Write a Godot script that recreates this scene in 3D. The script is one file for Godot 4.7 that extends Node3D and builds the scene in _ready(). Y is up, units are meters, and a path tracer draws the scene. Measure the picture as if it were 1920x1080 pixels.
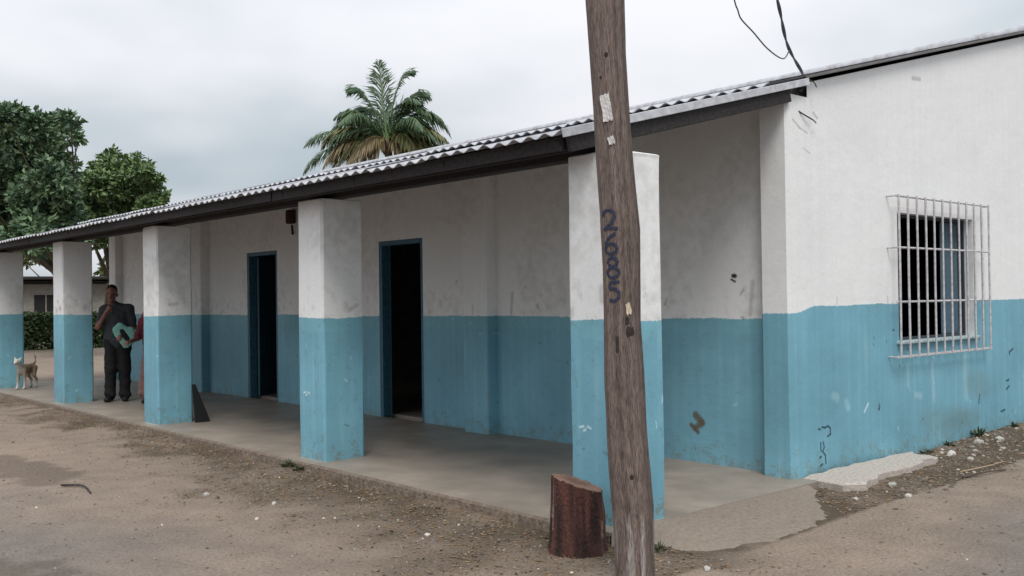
extends Node3D

# ------------------------------------------------------------------ camera numbers
const CAM := Vector3(4.5377, 1.488, 7.0799)
const FOCAL := 1848.9            # in pixels of a 1920 x 1080 picture
const YAW := 0.85034
const PITCH := 0.0109
const ROLL := 0.0137
const SX := -5.0
const SZ := 9.0
var cam_f: Vector3
var cam_r: Vector3
var cam_u: Vector3
var rng := RandomNumberGenerator.new()
var nz := FastNoiseLite.new()
var M := {}
var used := {}

# ------------------------------------------------------------------ small helpers
func numbered(n: String) -> String:
	if not used.has(n):
		used[n] = 0
		return n
	used[n] += 1
	return "%s_%03d" % [n, used[n]]

func at(px: float, py: float, depth: float) -> Vector3:      # a pixel's direction, at a chosen distance
	var a := px - 960.0
	var b := py - 540.0
	var u := a * cos(ROLL) - b * sin(ROLL)
	var v := a * sin(ROLL) + b * cos(ROLL)
	var right := Vector3(cos(YAW), 0, -sin(YAW))
	var up := right.cross(cam_f)
	return CAM + (cam_f + right * (u / FOCAL) - up * (v / FOCAL)) * depth

func meta(o: Node, label := "", category := "", group := "", kind := "") -> void:
	if label: o.set_meta("label", label)
	if category: o.set_meta("category", category)
	if group: o.set_meta("group", group)
	if kind: o.set_meta("kind", kind)

func thing(called: String, label: String, category: String, pos := Vector3.ZERO, turn := 0.0, group := "") -> Node3D:
	var o := Node3D.new()
	o.name = numbered(called)
	add_child(o)
	o.position = pos
	o.rotation.y = turn
	meta(o, label, category, group)
	return o

func new_st() -> SurfaceTool:
	var st := SurfaceTool.new()
	st.begin(Mesh.PRIMITIVE_TRIANGLES)
	return st

func commit(st: SurfaceTool, smooth_normals := true) -> ArrayMesh:
	if smooth_normals:
		st.generate_normals()
	return st.commit()

func put(called: String, mesh: Mesh, mat: Material, parent: Node) -> MeshInstance3D:
	var o := MeshInstance3D.new()
	o.mesh = mesh
	o.material_override = mat
	o.cast_shadow = GeometryInstance3D.SHADOW_CASTING_SETTING_ON
	if parent == self:
		o.name = numbered(called)
		add_child(o)
	else:
		o.name = called
		parent.add_child(o, true)
	return o

# polygon with outward direction; uv callable optional
func face(st: SurfaceTool, pts: Array, outward: Vector3, uvs: Array = []) -> void:
	var n: Vector3 = (pts[1] - pts[0]).cross(pts[2] - pts[0])
	var flip: bool = n.dot(outward) > 0.0       # front faces run clockwise
	for i in range(1, pts.size() - 1):
		var o := [0, i, i + 1]
		if flip: o = [0, i + 1, i]
		for j in o:
			if uvs.size() > 0: st.set_uv(uvs[j])
			st.add_vertex(pts[j])

func bbox(st: SurfaceTool, c: Vector3, size: Vector3, bev := 0.005, basis := Basis()) -> void:
	st.set_smooth_group(-1)
	var h := size * 0.5
	bev = min(bev, min(h.x, min(h.y, h.z)) * 0.8)
	var P := func(ax: int, s: Vector3) -> Vector3:
		var v := s * h
		for k in 3:
			if k != ax: v[k] -= s[k] * bev
		return c + basis * v
	for ax in 3:
		var b := (ax + 1) % 3
		var d := (ax + 2) % 3
		for sg in [-1.0, 1.0]:
			var q := []
			for e in [[-1, -1], [1, -1], [1, 1], [-1, 1]]:
				var s := Vector3()
				s[ax] = sg; s[b] = e[0]; s[d] = e[1]
				q.append(P.call(ax, s))
			var o := Vector3(); o[ax] = sg
			face(st, q, basis * o)
		# edges running along ax
		for s1 in [-1.0, 1.0]:
			for s2 in [-1.0, 1.0]:
				var sa := Vector3(); sa[b] = s1; sa[d] = s2; sa[ax] = -1
				var sb := sa; sb[ax] = 1
				var o2 := Vector3(); o2[b] = s1; o2[d] = s2
				face(st, [P.call(b, sa), P.call(d, sa), P.call(d, sb), P.call(b, sb)], basis * o2)
	for sx in [-1.0, 1.0]:
		for sy in [-1.0, 1.0]:
			for sz in [-1.0, 1.0]:
				var s := Vector3(sx, sy, sz)
				face(st, [P.call(0, s), P.call(1, s), P.call(2, s)], basis * s)

func box_mesh(size: Vector3, bev := 0.005) -> ArrayMesh:
	var st := new_st()
	bbox(st, Vector3.ZERO, size, bev)
	return commit(st)

# tube along points with radii (sides n), smooth
func tube(st: SurfaceTool, pts: Array, rad: Array, n := 8, caps := true) -> void:
	st.set_smooth_group(0)
	var rings := []
	var lastn := Vector3(0.3, 0.1, 1).normalized()
	var L := 0.0
	for i in pts.size():
		var t: Vector3 = (pts[min(i + 1, pts.size() - 1)] - pts[max(i - 1, 0)]).normalized()
		lastn = (lastn - t * lastn.dot(t)).normalized()
		var bn := t.cross(lastn)
		if i > 0: L += pts[i].distance_to(pts[i - 1])
		var ring := []
		for j in n + 1:
			var a := TAU * j / n
			var r: float = rad[i]
			ring.append([pts[i] + (lastn * cos(a) + bn * sin(a)) * r, Vector2(float(j) / n, L)])
		rings.append(ring)
	for i in rings.size() - 1:
		for j in n:
			var q := [rings[i][j], rings[i][j + 1], rings[i + 1][j + 1], rings[i + 1][j]]
			for k in [0, 1, 2, 0, 2, 3]:
				st.set_uv(q[k][1]); st.add_vertex(q[k][0])
	if caps:
		st.set_smooth_group(-1)
		for e in [0, rings.size() - 1]:
			var c: Vector3 = pts[e]
			var out: Vector3 = (pts[0] - pts[1]) if e == 0 else (pts[e] - pts[e - 1])
			for j in n:
				face(st, [c, rings[e][j][0], rings[e][j + 1][0]], out, [Vector2(.5, .5), rings[e][j][1], rings[e][j + 1][1]])

func smooth_pts(pts: Array, sub := 4) -> Array:
	var out := []
	for i in pts.size() - 1:
		var p0 = pts[max(i - 1, 0)]
		var p3 = pts[min(i + 2, pts.size() - 1)]
		for s in sub:
			out.append(pts[i].cubic_interpolate(pts[i + 1], p0, p3, float(s) / sub))
	out.append(pts[-1])
	return out

# ------------------------------------------------------------------ materials and textures
func mat(color: Color, rough := 0.8, metallic := 0.0) -> StandardMaterial3D:
	var m := StandardMaterial3D.new()
	m.albedo_color = color
	m.roughness = rough
	m.metallic = metallic
	m.cull_mode = BaseMaterial3D.CULL_DISABLED
	return m

func noise_tex(freq: float, octaves: int, stops: Array, seed_ := 1, size := 512, normal := 0.0, type := FastNoiseLite.TYPE_SIMPLEX_SMOOTH, w := 0) -> NoiseTexture2D:
	var n := FastNoiseLite.new()
	n.noise_type = type
	n.seed = seed_
	n.frequency = freq
	n.fractal_octaves = octaves
	n.fractal_gain = 0.6
	var t := NoiseTexture2D.new()
	t.width = w if w > 0 else size
	t.height = size
	t.seamless = true
	t.noise = n
	if normal > 0.0:
		t.as_normal_map = true
		t.bump_strength = normal
	else:
		var g := Gradient.new()
		var offs := PackedFloat32Array()
		var cols := PackedColorArray()
		for s in stops:
			offs.append(s[0]); cols.append(s[1])
		g.offsets = offs
		g.colors = cols
		t.color_ramp = g
	return t

func tri_mat(stops: Array, freq: float, scale: float, rough := 0.85, bump := 1.5, seed_ := 3, octaves := 5, vcol := false) -> StandardMaterial3D:
	var m := mat(Color.WHITE, rough)
	m.albedo_texture = noise_tex(freq, octaves, stops, seed_)
	if bump > 0.0:
		m.normal_enabled = true
		m.normal_texture = noise_tex(freq * 1.6, octaves, [], seed_ + 7, 512, bump)
	m.uv1_triplanar = true
	m.uv1_world_triplanar = true
	m.uv1_scale = Vector3.ONE * scale
	m.vertex_color_use_as_albedo = vcol
	return m

func noise_bytes(freq: float, octaves: int, seed_: int) -> PackedByteArray:
	var n := FastNoiseLite.new()
	n.seed = seed_
	n.frequency = freq
	n.fractal_octaves = octaves
	n.noise_type = FastNoiseLite.TYPE_SIMPLEX_SMOOTH
	return n.get_seamless_image(512, 512).get_data()

var nb_big: PackedByteArray
var nb_mid: PackedByteArray
var nb_fine: PackedByteArray

# painted plaster: white above the line, blue dado below; marks: [x0, y0, x1, y1, width, colour, strength] in metres
func paint_tex(w: int, h: int, x0: float, x1: float, y0: float, y1: float, white: Color, blue: Color, line: Callable, marks: Array, grime: float, off: int, band := true) -> ImageTexture:
	var d := PackedByteArray()
	d.resize(w * h * 3)
	var sx := (x1 - x0) / w
	var sy := (y1 - y0) / h
	for i in w:
		var x := x0 + (i + 0.5) * sx
		var ln: float = line.call(x)
		var nx: int = int(x * 60.0 + 40000.0 + off) & 511
		var nx2: int = int(x * 250.0 + 40000.0 + off * 3) & 511
		ln += (nb_mid[nx] - 128) * 0.00006 + (nb_fine[nx2 + 512 * 40] - 128) * 0.00004
		for j in h:
			var y := y1 - (j + 0.5) * sy
			var ny: int = int(y * 60.0 + 4000.0) & 511
			var ny2: int = int(y * 250.0 + 9000.0) & 511
			var big := nb_big[nx + ny * 512] / 255.0
			var fine := nb_fine[nx2 + ny2 * 512] / 255.0
			var streak := nb_mid[nx2 + (ny >> 3) * 512] / 255.0
			var mid := nb_mid[(nx * 3 & 511) + (ny * 3 & 511) * 512] / 255.0
			var c := white if y > ln else blue
			var kb := 0.045 if y > ln else 0.15
			var k := 1.0 + (big - 0.5) * kb + (fine - 0.5) * 0.05 + (streak - 0.5) * (0.02 if y > ln else 0.07)
			var r := c.r * k
			var g := c.g * k
			var b := c.b * k
			if y > ln:
				var dirt := clampf((mid * 0.35 + big * 0.65 - 0.50) * 2.2, 0, 1) * grime
				if y < ln + 0.30: dirt += clampf((mid - 0.58) * 3.0, 0, 1) * clampf((fine - 0.35) * 3.0, 0, 1) * grime * 0.8
				r = lerpf(r, 0.50, dirt); g = lerpf(g, 0.48, dirt); b = lerpf(b, 0.44, dirt)
			else:
				if band and y > ln - 0.13 - (streak - 0.5) * 0.05:
					r *= 1.035; g *= 1.035; b *= 1.015
				# chalky pale runs and worn patches of older paint
				var wear := clampf((streak - 0.60) * 4.0, 0, 1) * clampf((big - 0.45) * 4.0, 0, 1) * 0.5
				r = lerpf(r, 0.58, wear); g = lerpf(g, 0.70, wear); b = lerpf(b, 0.72, wear)
				var old := clampf((mid - 0.62) * 6.0, 0, 1) * clampf((fine - 0.45) * 5.0, 0, 1) * grime
				r = lerpf(r, 0.36, old); g = lerpf(g, 0.46, old); b = lerpf(b, 0.47, old)
				# mud splashed up from the ground: speckle with ragged outline
				var mud := clampf((fine + mid * 0.7 - 0.72 - y * 1.6) * 3.0, 0, 1) * 0.45
				r = lerpf(r, 0.47, mud); g = lerpf(g, 0.44, mud); b = lerpf(b, 0.38, mud)
			var o := (j * w + i) * 3
			d[o] = int(clampf(r, 0, 1) * 255.0)
			d[o + 1] = int(clampf(g, 0, 1) * 255.0)
			d[o + 2] = int(clampf(b, 0, 1) * 255.0)
	for m in marks:
		var wd: float = m[4]
		var i0 := clampi(int((min(m[0], m[2]) - wd - x0) / sx), 0, w - 1)
		var i1 := clampi(int((max(m[0], m[2]) + wd - x0) / sx), 0, w - 1)
		var j0 := clampi(int((y1 - max(m[1], m[3]) - wd) / sy), 0, h - 1)
		var j1 := clampi(int((y1 - min(m[1], m[3]) + wd) / sy), 0, h - 1)
		var a := Vector2(m[0], m[1])
		var e := Vector2(m[2], m[3]) - a
		var col: Color = m[5]
		for i in range(i0, i1 + 1):
			for j in range(j0, j1 + 1):
				var p := Vector2(x0 + (i + 0.5) * sx, y1 - (j + 0.5) * sy) - a
				var t := clampf(p.dot(e) / max(e.length_squared(), 1e-9), 0, 1)
				var dist := (p - e * t).length()
				var f := nb_fine[((i * 5) & 511) + ((j * 5) & 511) * 512] / 255.0
				var s: float = clampf((wd * (0.55 + 0.7 * f) - dist) / (wd * 0.5), 0, 1) * m[6]
				var o := (j * w + i) * 3
				d[o] = int(lerpf(d[o], col.r * 255.0, s))
				d[o + 1] = int(lerpf(d[o + 1], col.g * 255.0, s))
				d[o + 2] = int(lerpf(d[o + 2], col.b * 255.0, s))
	return ImageTexture.create_from_image(Image.create_from_data(w, h, false, Image.FORMAT_RGB8, d))

func paint_mat(tex: Texture2D) -> StandardMaterial3D:
	var m := mat(Color.WHITE, 0.62)
	m.albedo_texture = tex
	m.normal_enabled = true
	m.normal_texture = M.plaster_normal
	m.normal_scale = 0.16
	return m

func make_sky() -> ImageTexture:
	var w := 1024
	var h := 512
	var n := FastNoiseLite.new()
	n.seed = 21
	n.frequency = 1.0
	n.fractal_octaves = 5
	n.fractal_gain = 0.5
	var n2 := FastNoiseLite.new()
	n2.seed = 5
	n2.frequency = 0.55
	n2.fractal_octaves = 2
	var d := PackedFloat32Array()
	d.resize(w * h * 3)
	for j in h:
		var th := PI * (j + 0.5) / h
		var y := cos(th)
		var yy: float = max(y, 0.0)
		var s := sin(th)
		for i in w:
			var ph := TAU * ((i + 0.5) / w - 0.5)
			var dir := Vector3(sin(ph) * s, y, -cos(ph) * s)
			# cloud deck: project to a plane so that clouds flatten towards the horizon
			var q := Vector3(dir.x, 0, dir.z) / (yy + 0.22)
			var c := n.get_noise_3d(q.x * 0.75 + SX, 1.7, q.z * 0.75 + SZ)
			var big := n2.get_noise_3d(q.x * 0.7 + SX, 7.0, q.z * 0.7 + SZ)
			var t := 0.62 + c * 0.78 + big * 0.60 + dir.x * 0.16 - 0.32 * (1.0 - smoothstep(0.05, 0.26, y))
			t = smoothstep(0.0, 1.0, clampf(t, 0, 1))
			var thin := Color(0.285, 0.340, 0.378)      # blue-grey base of the deck
			var bright := Color(0.55, 0.558, 0.585)
			var col := thin.lerp(bright, t) * (0.93 + 0.85 * yy)
			if y < 0.0: col = Color(0.42, 0.41, 0.40)
			var o := (j * w + i) * 3
			d[o] = col.r; d[o + 1] = col.g; d[o + 2] = col.b
	return ImageTexture.create_from_image(Image.create_from_data(w, h, false, Image.FORMAT_RGBF, d.to_byte_array()))

# ------------------------------------------------------------------ surface nets over capsule bones
# bones: [a, b, ra, rb] or [a, b, ra, rb, squash]
func sdf_mesh(st: SurfaceTool, bones: Array, k: float, cell: float, color_at: Callable, crease := 0.0) -> void:
	st.set_smooth_group(0)
	var lo := Vector3.ONE * 1e9
	var hi := -lo
	for b in bones:
		var r: float = max(b[2], b[3]) * (max(b[4].x, max(b[4].y, b[4].z)) if b.size() > 4 else 1.0) + 3.0 * k + cell * 2
		for p in [b[0], b[1]]:
			lo = lo.min(p - Vector3.ONE * r)
			hi = hi.max(p + Vector3.ONE * r)
	var n := Vector3i(((hi - lo) / cell).ceil()) + Vector3i.ONE
	var S := PackedFloat32Array()
	S.resize(n.x * n.y * n.z)
	var sy := n.x
	var sz := n.x * n.y
	var ik := 1.0 / k
	for b in bones:
		var sq: Vector3 = b[4] if b.size() > 4 else Vector3.ONE
		var mid: Vector3 = (b[0] + b[1]) * 0.5
		var a: Vector3 = (b[0] - mid) / sq
		var e: Vector3 = (b[1] - b[0]) / sq
		var el: float = max(e.length_squared(), 1e-9)
		var ra: float = b[2]
		var dr: float = b[3] - b[2]
		var ms: float = min(sq.x, min(sq.y, sq.z))
		var R: float = max(b[2], b[3]) * max(sq.x, max(sq.y, sq.z)) + 3.0 * k + cell
		var bl: Vector3 = b[0].min(b[1]) - Vector3.ONE * R
		var bh: Vector3 = b[0].max(b[1]) + Vector3.ONE * R
		var i0 := Vector3i(((bl - lo) / cell).floor()).clamp(Vector3i.ZERO, n - Vector3i.ONE)
		var i1 := Vector3i(((bh - lo) / cell).ceil()).clamp(Vector3i.ZERO, n - Vector3i.ONE)
		for z in range(i0.z, i1.z + 1):
			for y in range(i0.y, i1.y + 1):
				var idx := i0.x + y * sy + z * sz
				var p := (lo + Vector3(i0.x, y, z) * cell - mid) / sq - a
				var stepx := cell / sq.x
				for x in range(i0.x, i1.x + 1):
					var t := clampf(p.dot(e) / el, 0, 1)
					var dd := ((p - e * t).length() - ra - dr * t) * ms
					if dd < 3.5 * k:
						S[idx] += exp(clampf(-dd * ik, -30, 30))
					idx += 1
					p.x += stepx
	# cells that the surface crosses
	var cells := {}
	var verts := []
	for z in range(1, n.z - 1):
		for y in range(1, n.y - 1):
			var base := y * sy + z * sz
			for x in range(1, n.x - 1):
				var id := base + x
				if S[id] <= 1.0: continue
				if S[id - 1] > 1.0 and S[id + 1] > 1.0 and S[id - sy] > 1.0 and S[id + sy] > 1.0 and S[id - sz] > 1.0 and S[id + sz] > 1.0: continue
				for o in [0, 1, sy, sy + 1, sz, sz + 1, sz + sy, sz + sy + 1]:
					cells[id - o] = -1
	var corner := [0, 1, sy, sy + 1, sz, sz + 1, sz + sy, sz + sy + 1]
	var cpos := [Vector3(0, 0, 0), Vector3(1, 0, 0), Vector3(0, 1, 0), Vector3(1, 1, 0), Vector3(0, 0, 1), Vector3(1, 0, 1), Vector3(0, 1, 1), Vector3(1, 1, 1)]
	var edges := [[0, 1], [2, 3], [4, 5], [6, 7], [0, 2], [1, 3], [4, 6], [5, 7], [0, 4], [1, 5], [2, 6], [3, 7]]
	for id in cells.keys():
		var f := []
		for c in 8:
			f.append(-log(max(S[id + corner[c]], 1e-6)))
		var sum := Vector3.ZERO
		var cnt := 0
		for e in edges:
			var fa: float = f[e[0]]
			var fb: float = f[e[1]]
			if (fa < 0.0) != (fb < 0.0):
				sum += cpos[e[0]].lerp(cpos[e[1]], fa / (fa - fb))
				cnt += 1
		if cnt == 0: continue
		var x: int = id % sy
		var y: int = (id / sy) % n.y
		var z: int = id / sz
		cells[id] = verts.size()
		verts.append(lo + (Vector3(x, y, z) + sum / cnt) * cell)
	if crease > 0.0:       # creased cloth: push the skin in and out in slanting ridges
		for i in verts.size():
			var p: Vector3 = verts[i]
			var w := nz.get_noise_3d(p.x * 420.0 + p.y * 160.0, p.y * 620.0, p.z * 420.0) + 0.6 * nz.get_noise_3d(p.x * 1100.0, p.y * 900.0 + p.x * 500.0, p.z * 1100.0)
			verts[i] = p + Vector3(p.x, 0, p.z).normalized() * w * crease
	var offs := [1, sy, sz]
	var tri := []
	for id in cells.keys():
		for ax in 3:
			var p0: bool = S[id] > 1.0
			var p1: bool = S[id + offs[ax]] > 1.0
			if p0 == p1: continue
			var u: int = offs[(ax + 1) % 3]
			var v: int = offs[(ax + 2) % 3]
			var q := [id, id - u, id - u - v, id - v]
			var ok := true
			for c in q:
				if cells.get(c, -1) < 0: ok = false
			if not ok: continue
			var vi := [cells[q[0]], cells[q[1]], cells[q[2]], cells[q[3]]]
			if p0: vi.reverse()
			tri.append_array([vi[0], vi[1], vi[2], vi[0], vi[2], vi[3]])
	for t in tri:
		st.set_color(color_at.call(verts[t]))
		st.add_vertex(verts[t])

# ------------------------------------------------------------------ ground shape
func ground_h(x: float, z: float) -> float:
	var side := smoothstep(2.7, 0.2, z)
	var g := lerpf(-0.11, -0.045, side)
	g = lerpf(g, 0.045, smoothstep(-0.8, -4.6, z))
	var right := smoothstep(-0.16, 0.02, x)
	var h := lerpf(-0.11, g, right)
	if x < -15.5: h = lerpf(h, -0.05, smoothstep(-15.6, -17.5, x) * smoothstep(3.2, 1.5, z))
	if x < 0.25 and z > 2.3: h += smoothstep(3.05, 2.5, z) * clampf(0.022 + nz.get_noise_2d(x * 130.0 + 7.0, z * 60.0) * 0.06, 0.0, 0.06)
	# gentle, trodden unevenness
	var far := clampf(1.0 - Vector2(x + 3, z - 4).length() / 40.0, 0.2, 1)
	h += nz.get_noise_2d(x * 40.0, z * 40.0) * 0.016 * far
	h += nz.get_noise_2d(x * 170.0 + 50, z * 170.0) * 0.009 * far
	h += nz.get_noise_2d(x * 520.0 + 5, z * 520.0) * 0.007 * far
	if x < 0.0 and z < 2.5 and x > -15.9: h = min(h, -0.07)
	return h

func litter_amount(x: float, z: float) -> float:      # 0..1: how much brown leaf litter lies here
	var n := nz.get_noise_2d(x * 26.0 + 300.0, z * 26.0) * 0.8 + nz.get_noise_2d(x * 140.0 + 11.0, z * 140.0) * 0.7
	var a := 0.0
	if x < 0.9:
		var dz := z - 2.47
		a = smoothstep(1.25 + clampf((x + 4.0) * 0.10, -0.5, 0.5), 0.12, dz + n * 0.9)
		if dz < -0.05 and x < 0.25: a = 0.0
		a *= smoothstep(-16.5, -9.0, x) * 0.6 + 0.4
	if x > 0.0 and z < 2.4:
		a = max(a, smoothstep(0.95, 0.05, x + n * 0.8) * smoothstep(0.9, -0.4, z))
		a = max(a, smoothstep(0.5, 0.0, absf(z - 2.3) + n * 0.3) * smoothstep(1.5, 0.5, x))
	return clampf(a, 0, 1)

func build_ground() -> void:
	var xs := []
	var zs := []
	var x := -13.0
	while x < 4.6: xs.append(x); x += 0.055
	var stp := 0.07
	while x < 420.0: xs.append(x); x += stp; stp *= 1.22
	x = -13.0; stp = 0.08
	while x > -420.0:
		x -= stp; xs.push_front(x); stp = min(stp * 1.12, 40.0)
	var z := -4.8
	while z < 6.6: zs.append(z); z += 0.05
	stp = 0.07
	while z < 420.0: zs.append(z); z += stp; stp *= 1.22
	z = -4.8; stp = 0.08
	while z > -420.0:
		z -= stp; zs.push_front(z); stp = min(stp * 1.14, 40.0)
	var V := PackedVector3Array()
	var C := PackedColorArray()
	var U := PackedVector2Array()
	var I := PackedInt32Array()
	var nxn := xs.size()
	for zz in zs:
		for xx in xs:
			V.append(Vector3(xx, ground_h(xx, zz), zz))
			U.append(Vector2(xx, zz))
			var a := nz.get_noise_2d(xx * 9.0 + 90.0, zz * 9.0) * 0.5 + 0.5
			var b := nz.get_noise_2d(xx * 60.0, zz * 60.0 + 70.0) * 0.5 + 0.5
			var c := nz.get_noise_2d(xx * 260.0 + 20.0, zz * 260.0) * 0.5 + 0.5
			# grey trodden gravel towards the road, warm sand in the yard
			var st2 := nz.get_noise_2d(xx * 22.0 + 400.0, zz * 95.0) * 0.5 + 0.5
			var road := clampf(smoothstep(3.3, 5.2, zz + xx * 0.16 + (b - 0.5) * 1.2), 0, 1)
			if xx > 1.0: road = max(road, smoothstep(1.2, 2.3, xx + (b - 0.5)))
			var sand := Color(0.365, 0.275, 0.212).lerp(Color(0.27, 0.21, 0.166), a)
			var grey := Color(0.178, 0.154, 0.138).lerp(Color(0.245, 0.210, 0.184), a)
			var col := sand.lerp(grey, road * 0.85)
			var li := litter_amount(xx, zz) * clampf(b * 1.8 + c * 1.5 - 0.75, 0, 1)
			col = col.lerp(Color(0.105, 0.074, 0.047), li * 0.95)
			# damp, darker earth left by puddles
			var p1 := Vector2((xx + 6.4) / 1.9, (zz - 4.35) / 0.28).length() + (b - 0.5) * 1.3 + (c - 0.5) * 1.5 + (st2 - 0.5) * 1.0
			var p2 := Vector2((xx + 2.0) / 0.5, (zz - 5.55) / 0.35).length() + (b - 0.5) * 1.3 + (c - 0.5) * 1.5 + (st2 - 0.5) * 1.0
			var damp: float = max(smoothstep(1.1, 0.7, p1), smoothstep(1.15, 0.75, p2)) * (0.5 + 0.5 * c)
			col = col.lerp(Color(0.12, 0.088, 0.065), damp * 0.75)
			col *= 0.64 + 0.34 * c + 0.26 * st2
			if xx < -17.0 and zz < 30.0:
				var gr := smoothstep(0.45, 0.62, a * 0.5 + b * 0.5) * smoothstep(-26.0, -31.0, xx)
				col = col.lerp(Color(0.17, 0.16, 0.06), gr)
			col.a = 1.0
			C.append(col)
	for j in zs.size() - 1:
		for i in nxn - 1:
			var p := j * nxn + i
			I.append_array([p, p + 1, p + nxn, p + 1, p + nxn + 1, p + nxn])
	var arr := []
	arr.resize(Mesh.ARRAY_MAX)
	arr[Mesh.ARRAY_VERTEX] = V
	arr[Mesh.ARRAY_COLOR] = C
	arr[Mesh.ARRAY_TEX_UV] = U
	arr[Mesh.ARRAY_INDEX] = I
	var am := ArrayMesh.new()
	am.add_surface_from_arrays(Mesh.PRIMITIVE_TRIANGLES, arr)
	var st := SurfaceTool.new()
	st.create_from(am, 0)
	st.generate_normals()
	var o := put("ground", st.commit(), M.ground, self)
	meta(o, "pale sandy yard of trodden earth and gravel", "", "", "structure")

func scatter(called: String, label: String, category: String, mesh: Mesh, material: Material, spots: Array) -> void:
	var mm := MultiMesh.new()
	mm.transform_format = MultiMesh.TRANSFORM_3D
	mm.use_colors = true
	mm.mesh = mesh
	mm.instance_count = spots.size()
	for i in spots.size():
		mm.set_instance_transform(i, spots[i][0])
		mm.set_instance_color(i, spots[i][1])
	var o := MultiMeshInstance3D.new()
	o.multimesh = mm
	o.material_override = material
	o.name = numbered(called)
	add_child(o)
	meta(o, label, category, "", "stuff")

func pebble_mesh(seed_: int) -> ArrayMesh:
	var r := RandomNumberGenerator.new()
	r.seed = seed_
	var st := new_st()
	st.set_smooth_group(-1)
	var rings := []
	for j in 4:
		var la := -PI / 2 + PI * (j + 0.5) / 4.0
		var ring := []
		for i in 6:
			var lo := TAU * (i + 0.5 * (j % 2)) / 6.0
			var k := r.randf_range(0.8, 1.15)
			ring.append(Vector3(cos(la) * cos(lo), sin(la) * 0.62, cos(la) * sin(lo) * 0.8) * k)
		rings.append(ring)
	for j in 3:
		for i in 6:
			var q := [rings[j][i], rings[j][(i + 1) % 6], rings[j + 1][(i + 1) % 6], rings[j + 1][i]]
			var c: Vector3 = (q[0] + q[2]) * 0.5
			face(st, [q[0], q[1], q[2]], c)
			face(st, [q[0], q[2], q[3]], c)
	face(st, rings[0], Vector3.DOWN)
	face(st, rings[3], Vector3.UP)
	return commit(st)

func leaf_flake() -> ArrayMesh:      # a curled dry leaf of two folded halves with a little thickness
	var st := new_st()
	st.set_smooth_group(-1)
	var a := Vector3(-1, 0.10, 0)
	var b := Vector3(0.1, 0.0, 0.45)
	var c := Vector3(1, 0.22, 0)
	var d := Vector3(0.05, 0.05, -0.4)
	var m := Vector3(0, 0.2, 0)
	for q in [[a, b, m], [b, c, m], [c, d, m], [d, a, m]]:
		face(st, q, Vector3.UP)
		face(st, [q[0] - Vector3(0, .06, 0), q[1] - Vector3(0, .06, 0), q[2] - Vector3(0, .06, 0)], Vector3.DOWN)
	return commit(st)

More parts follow.
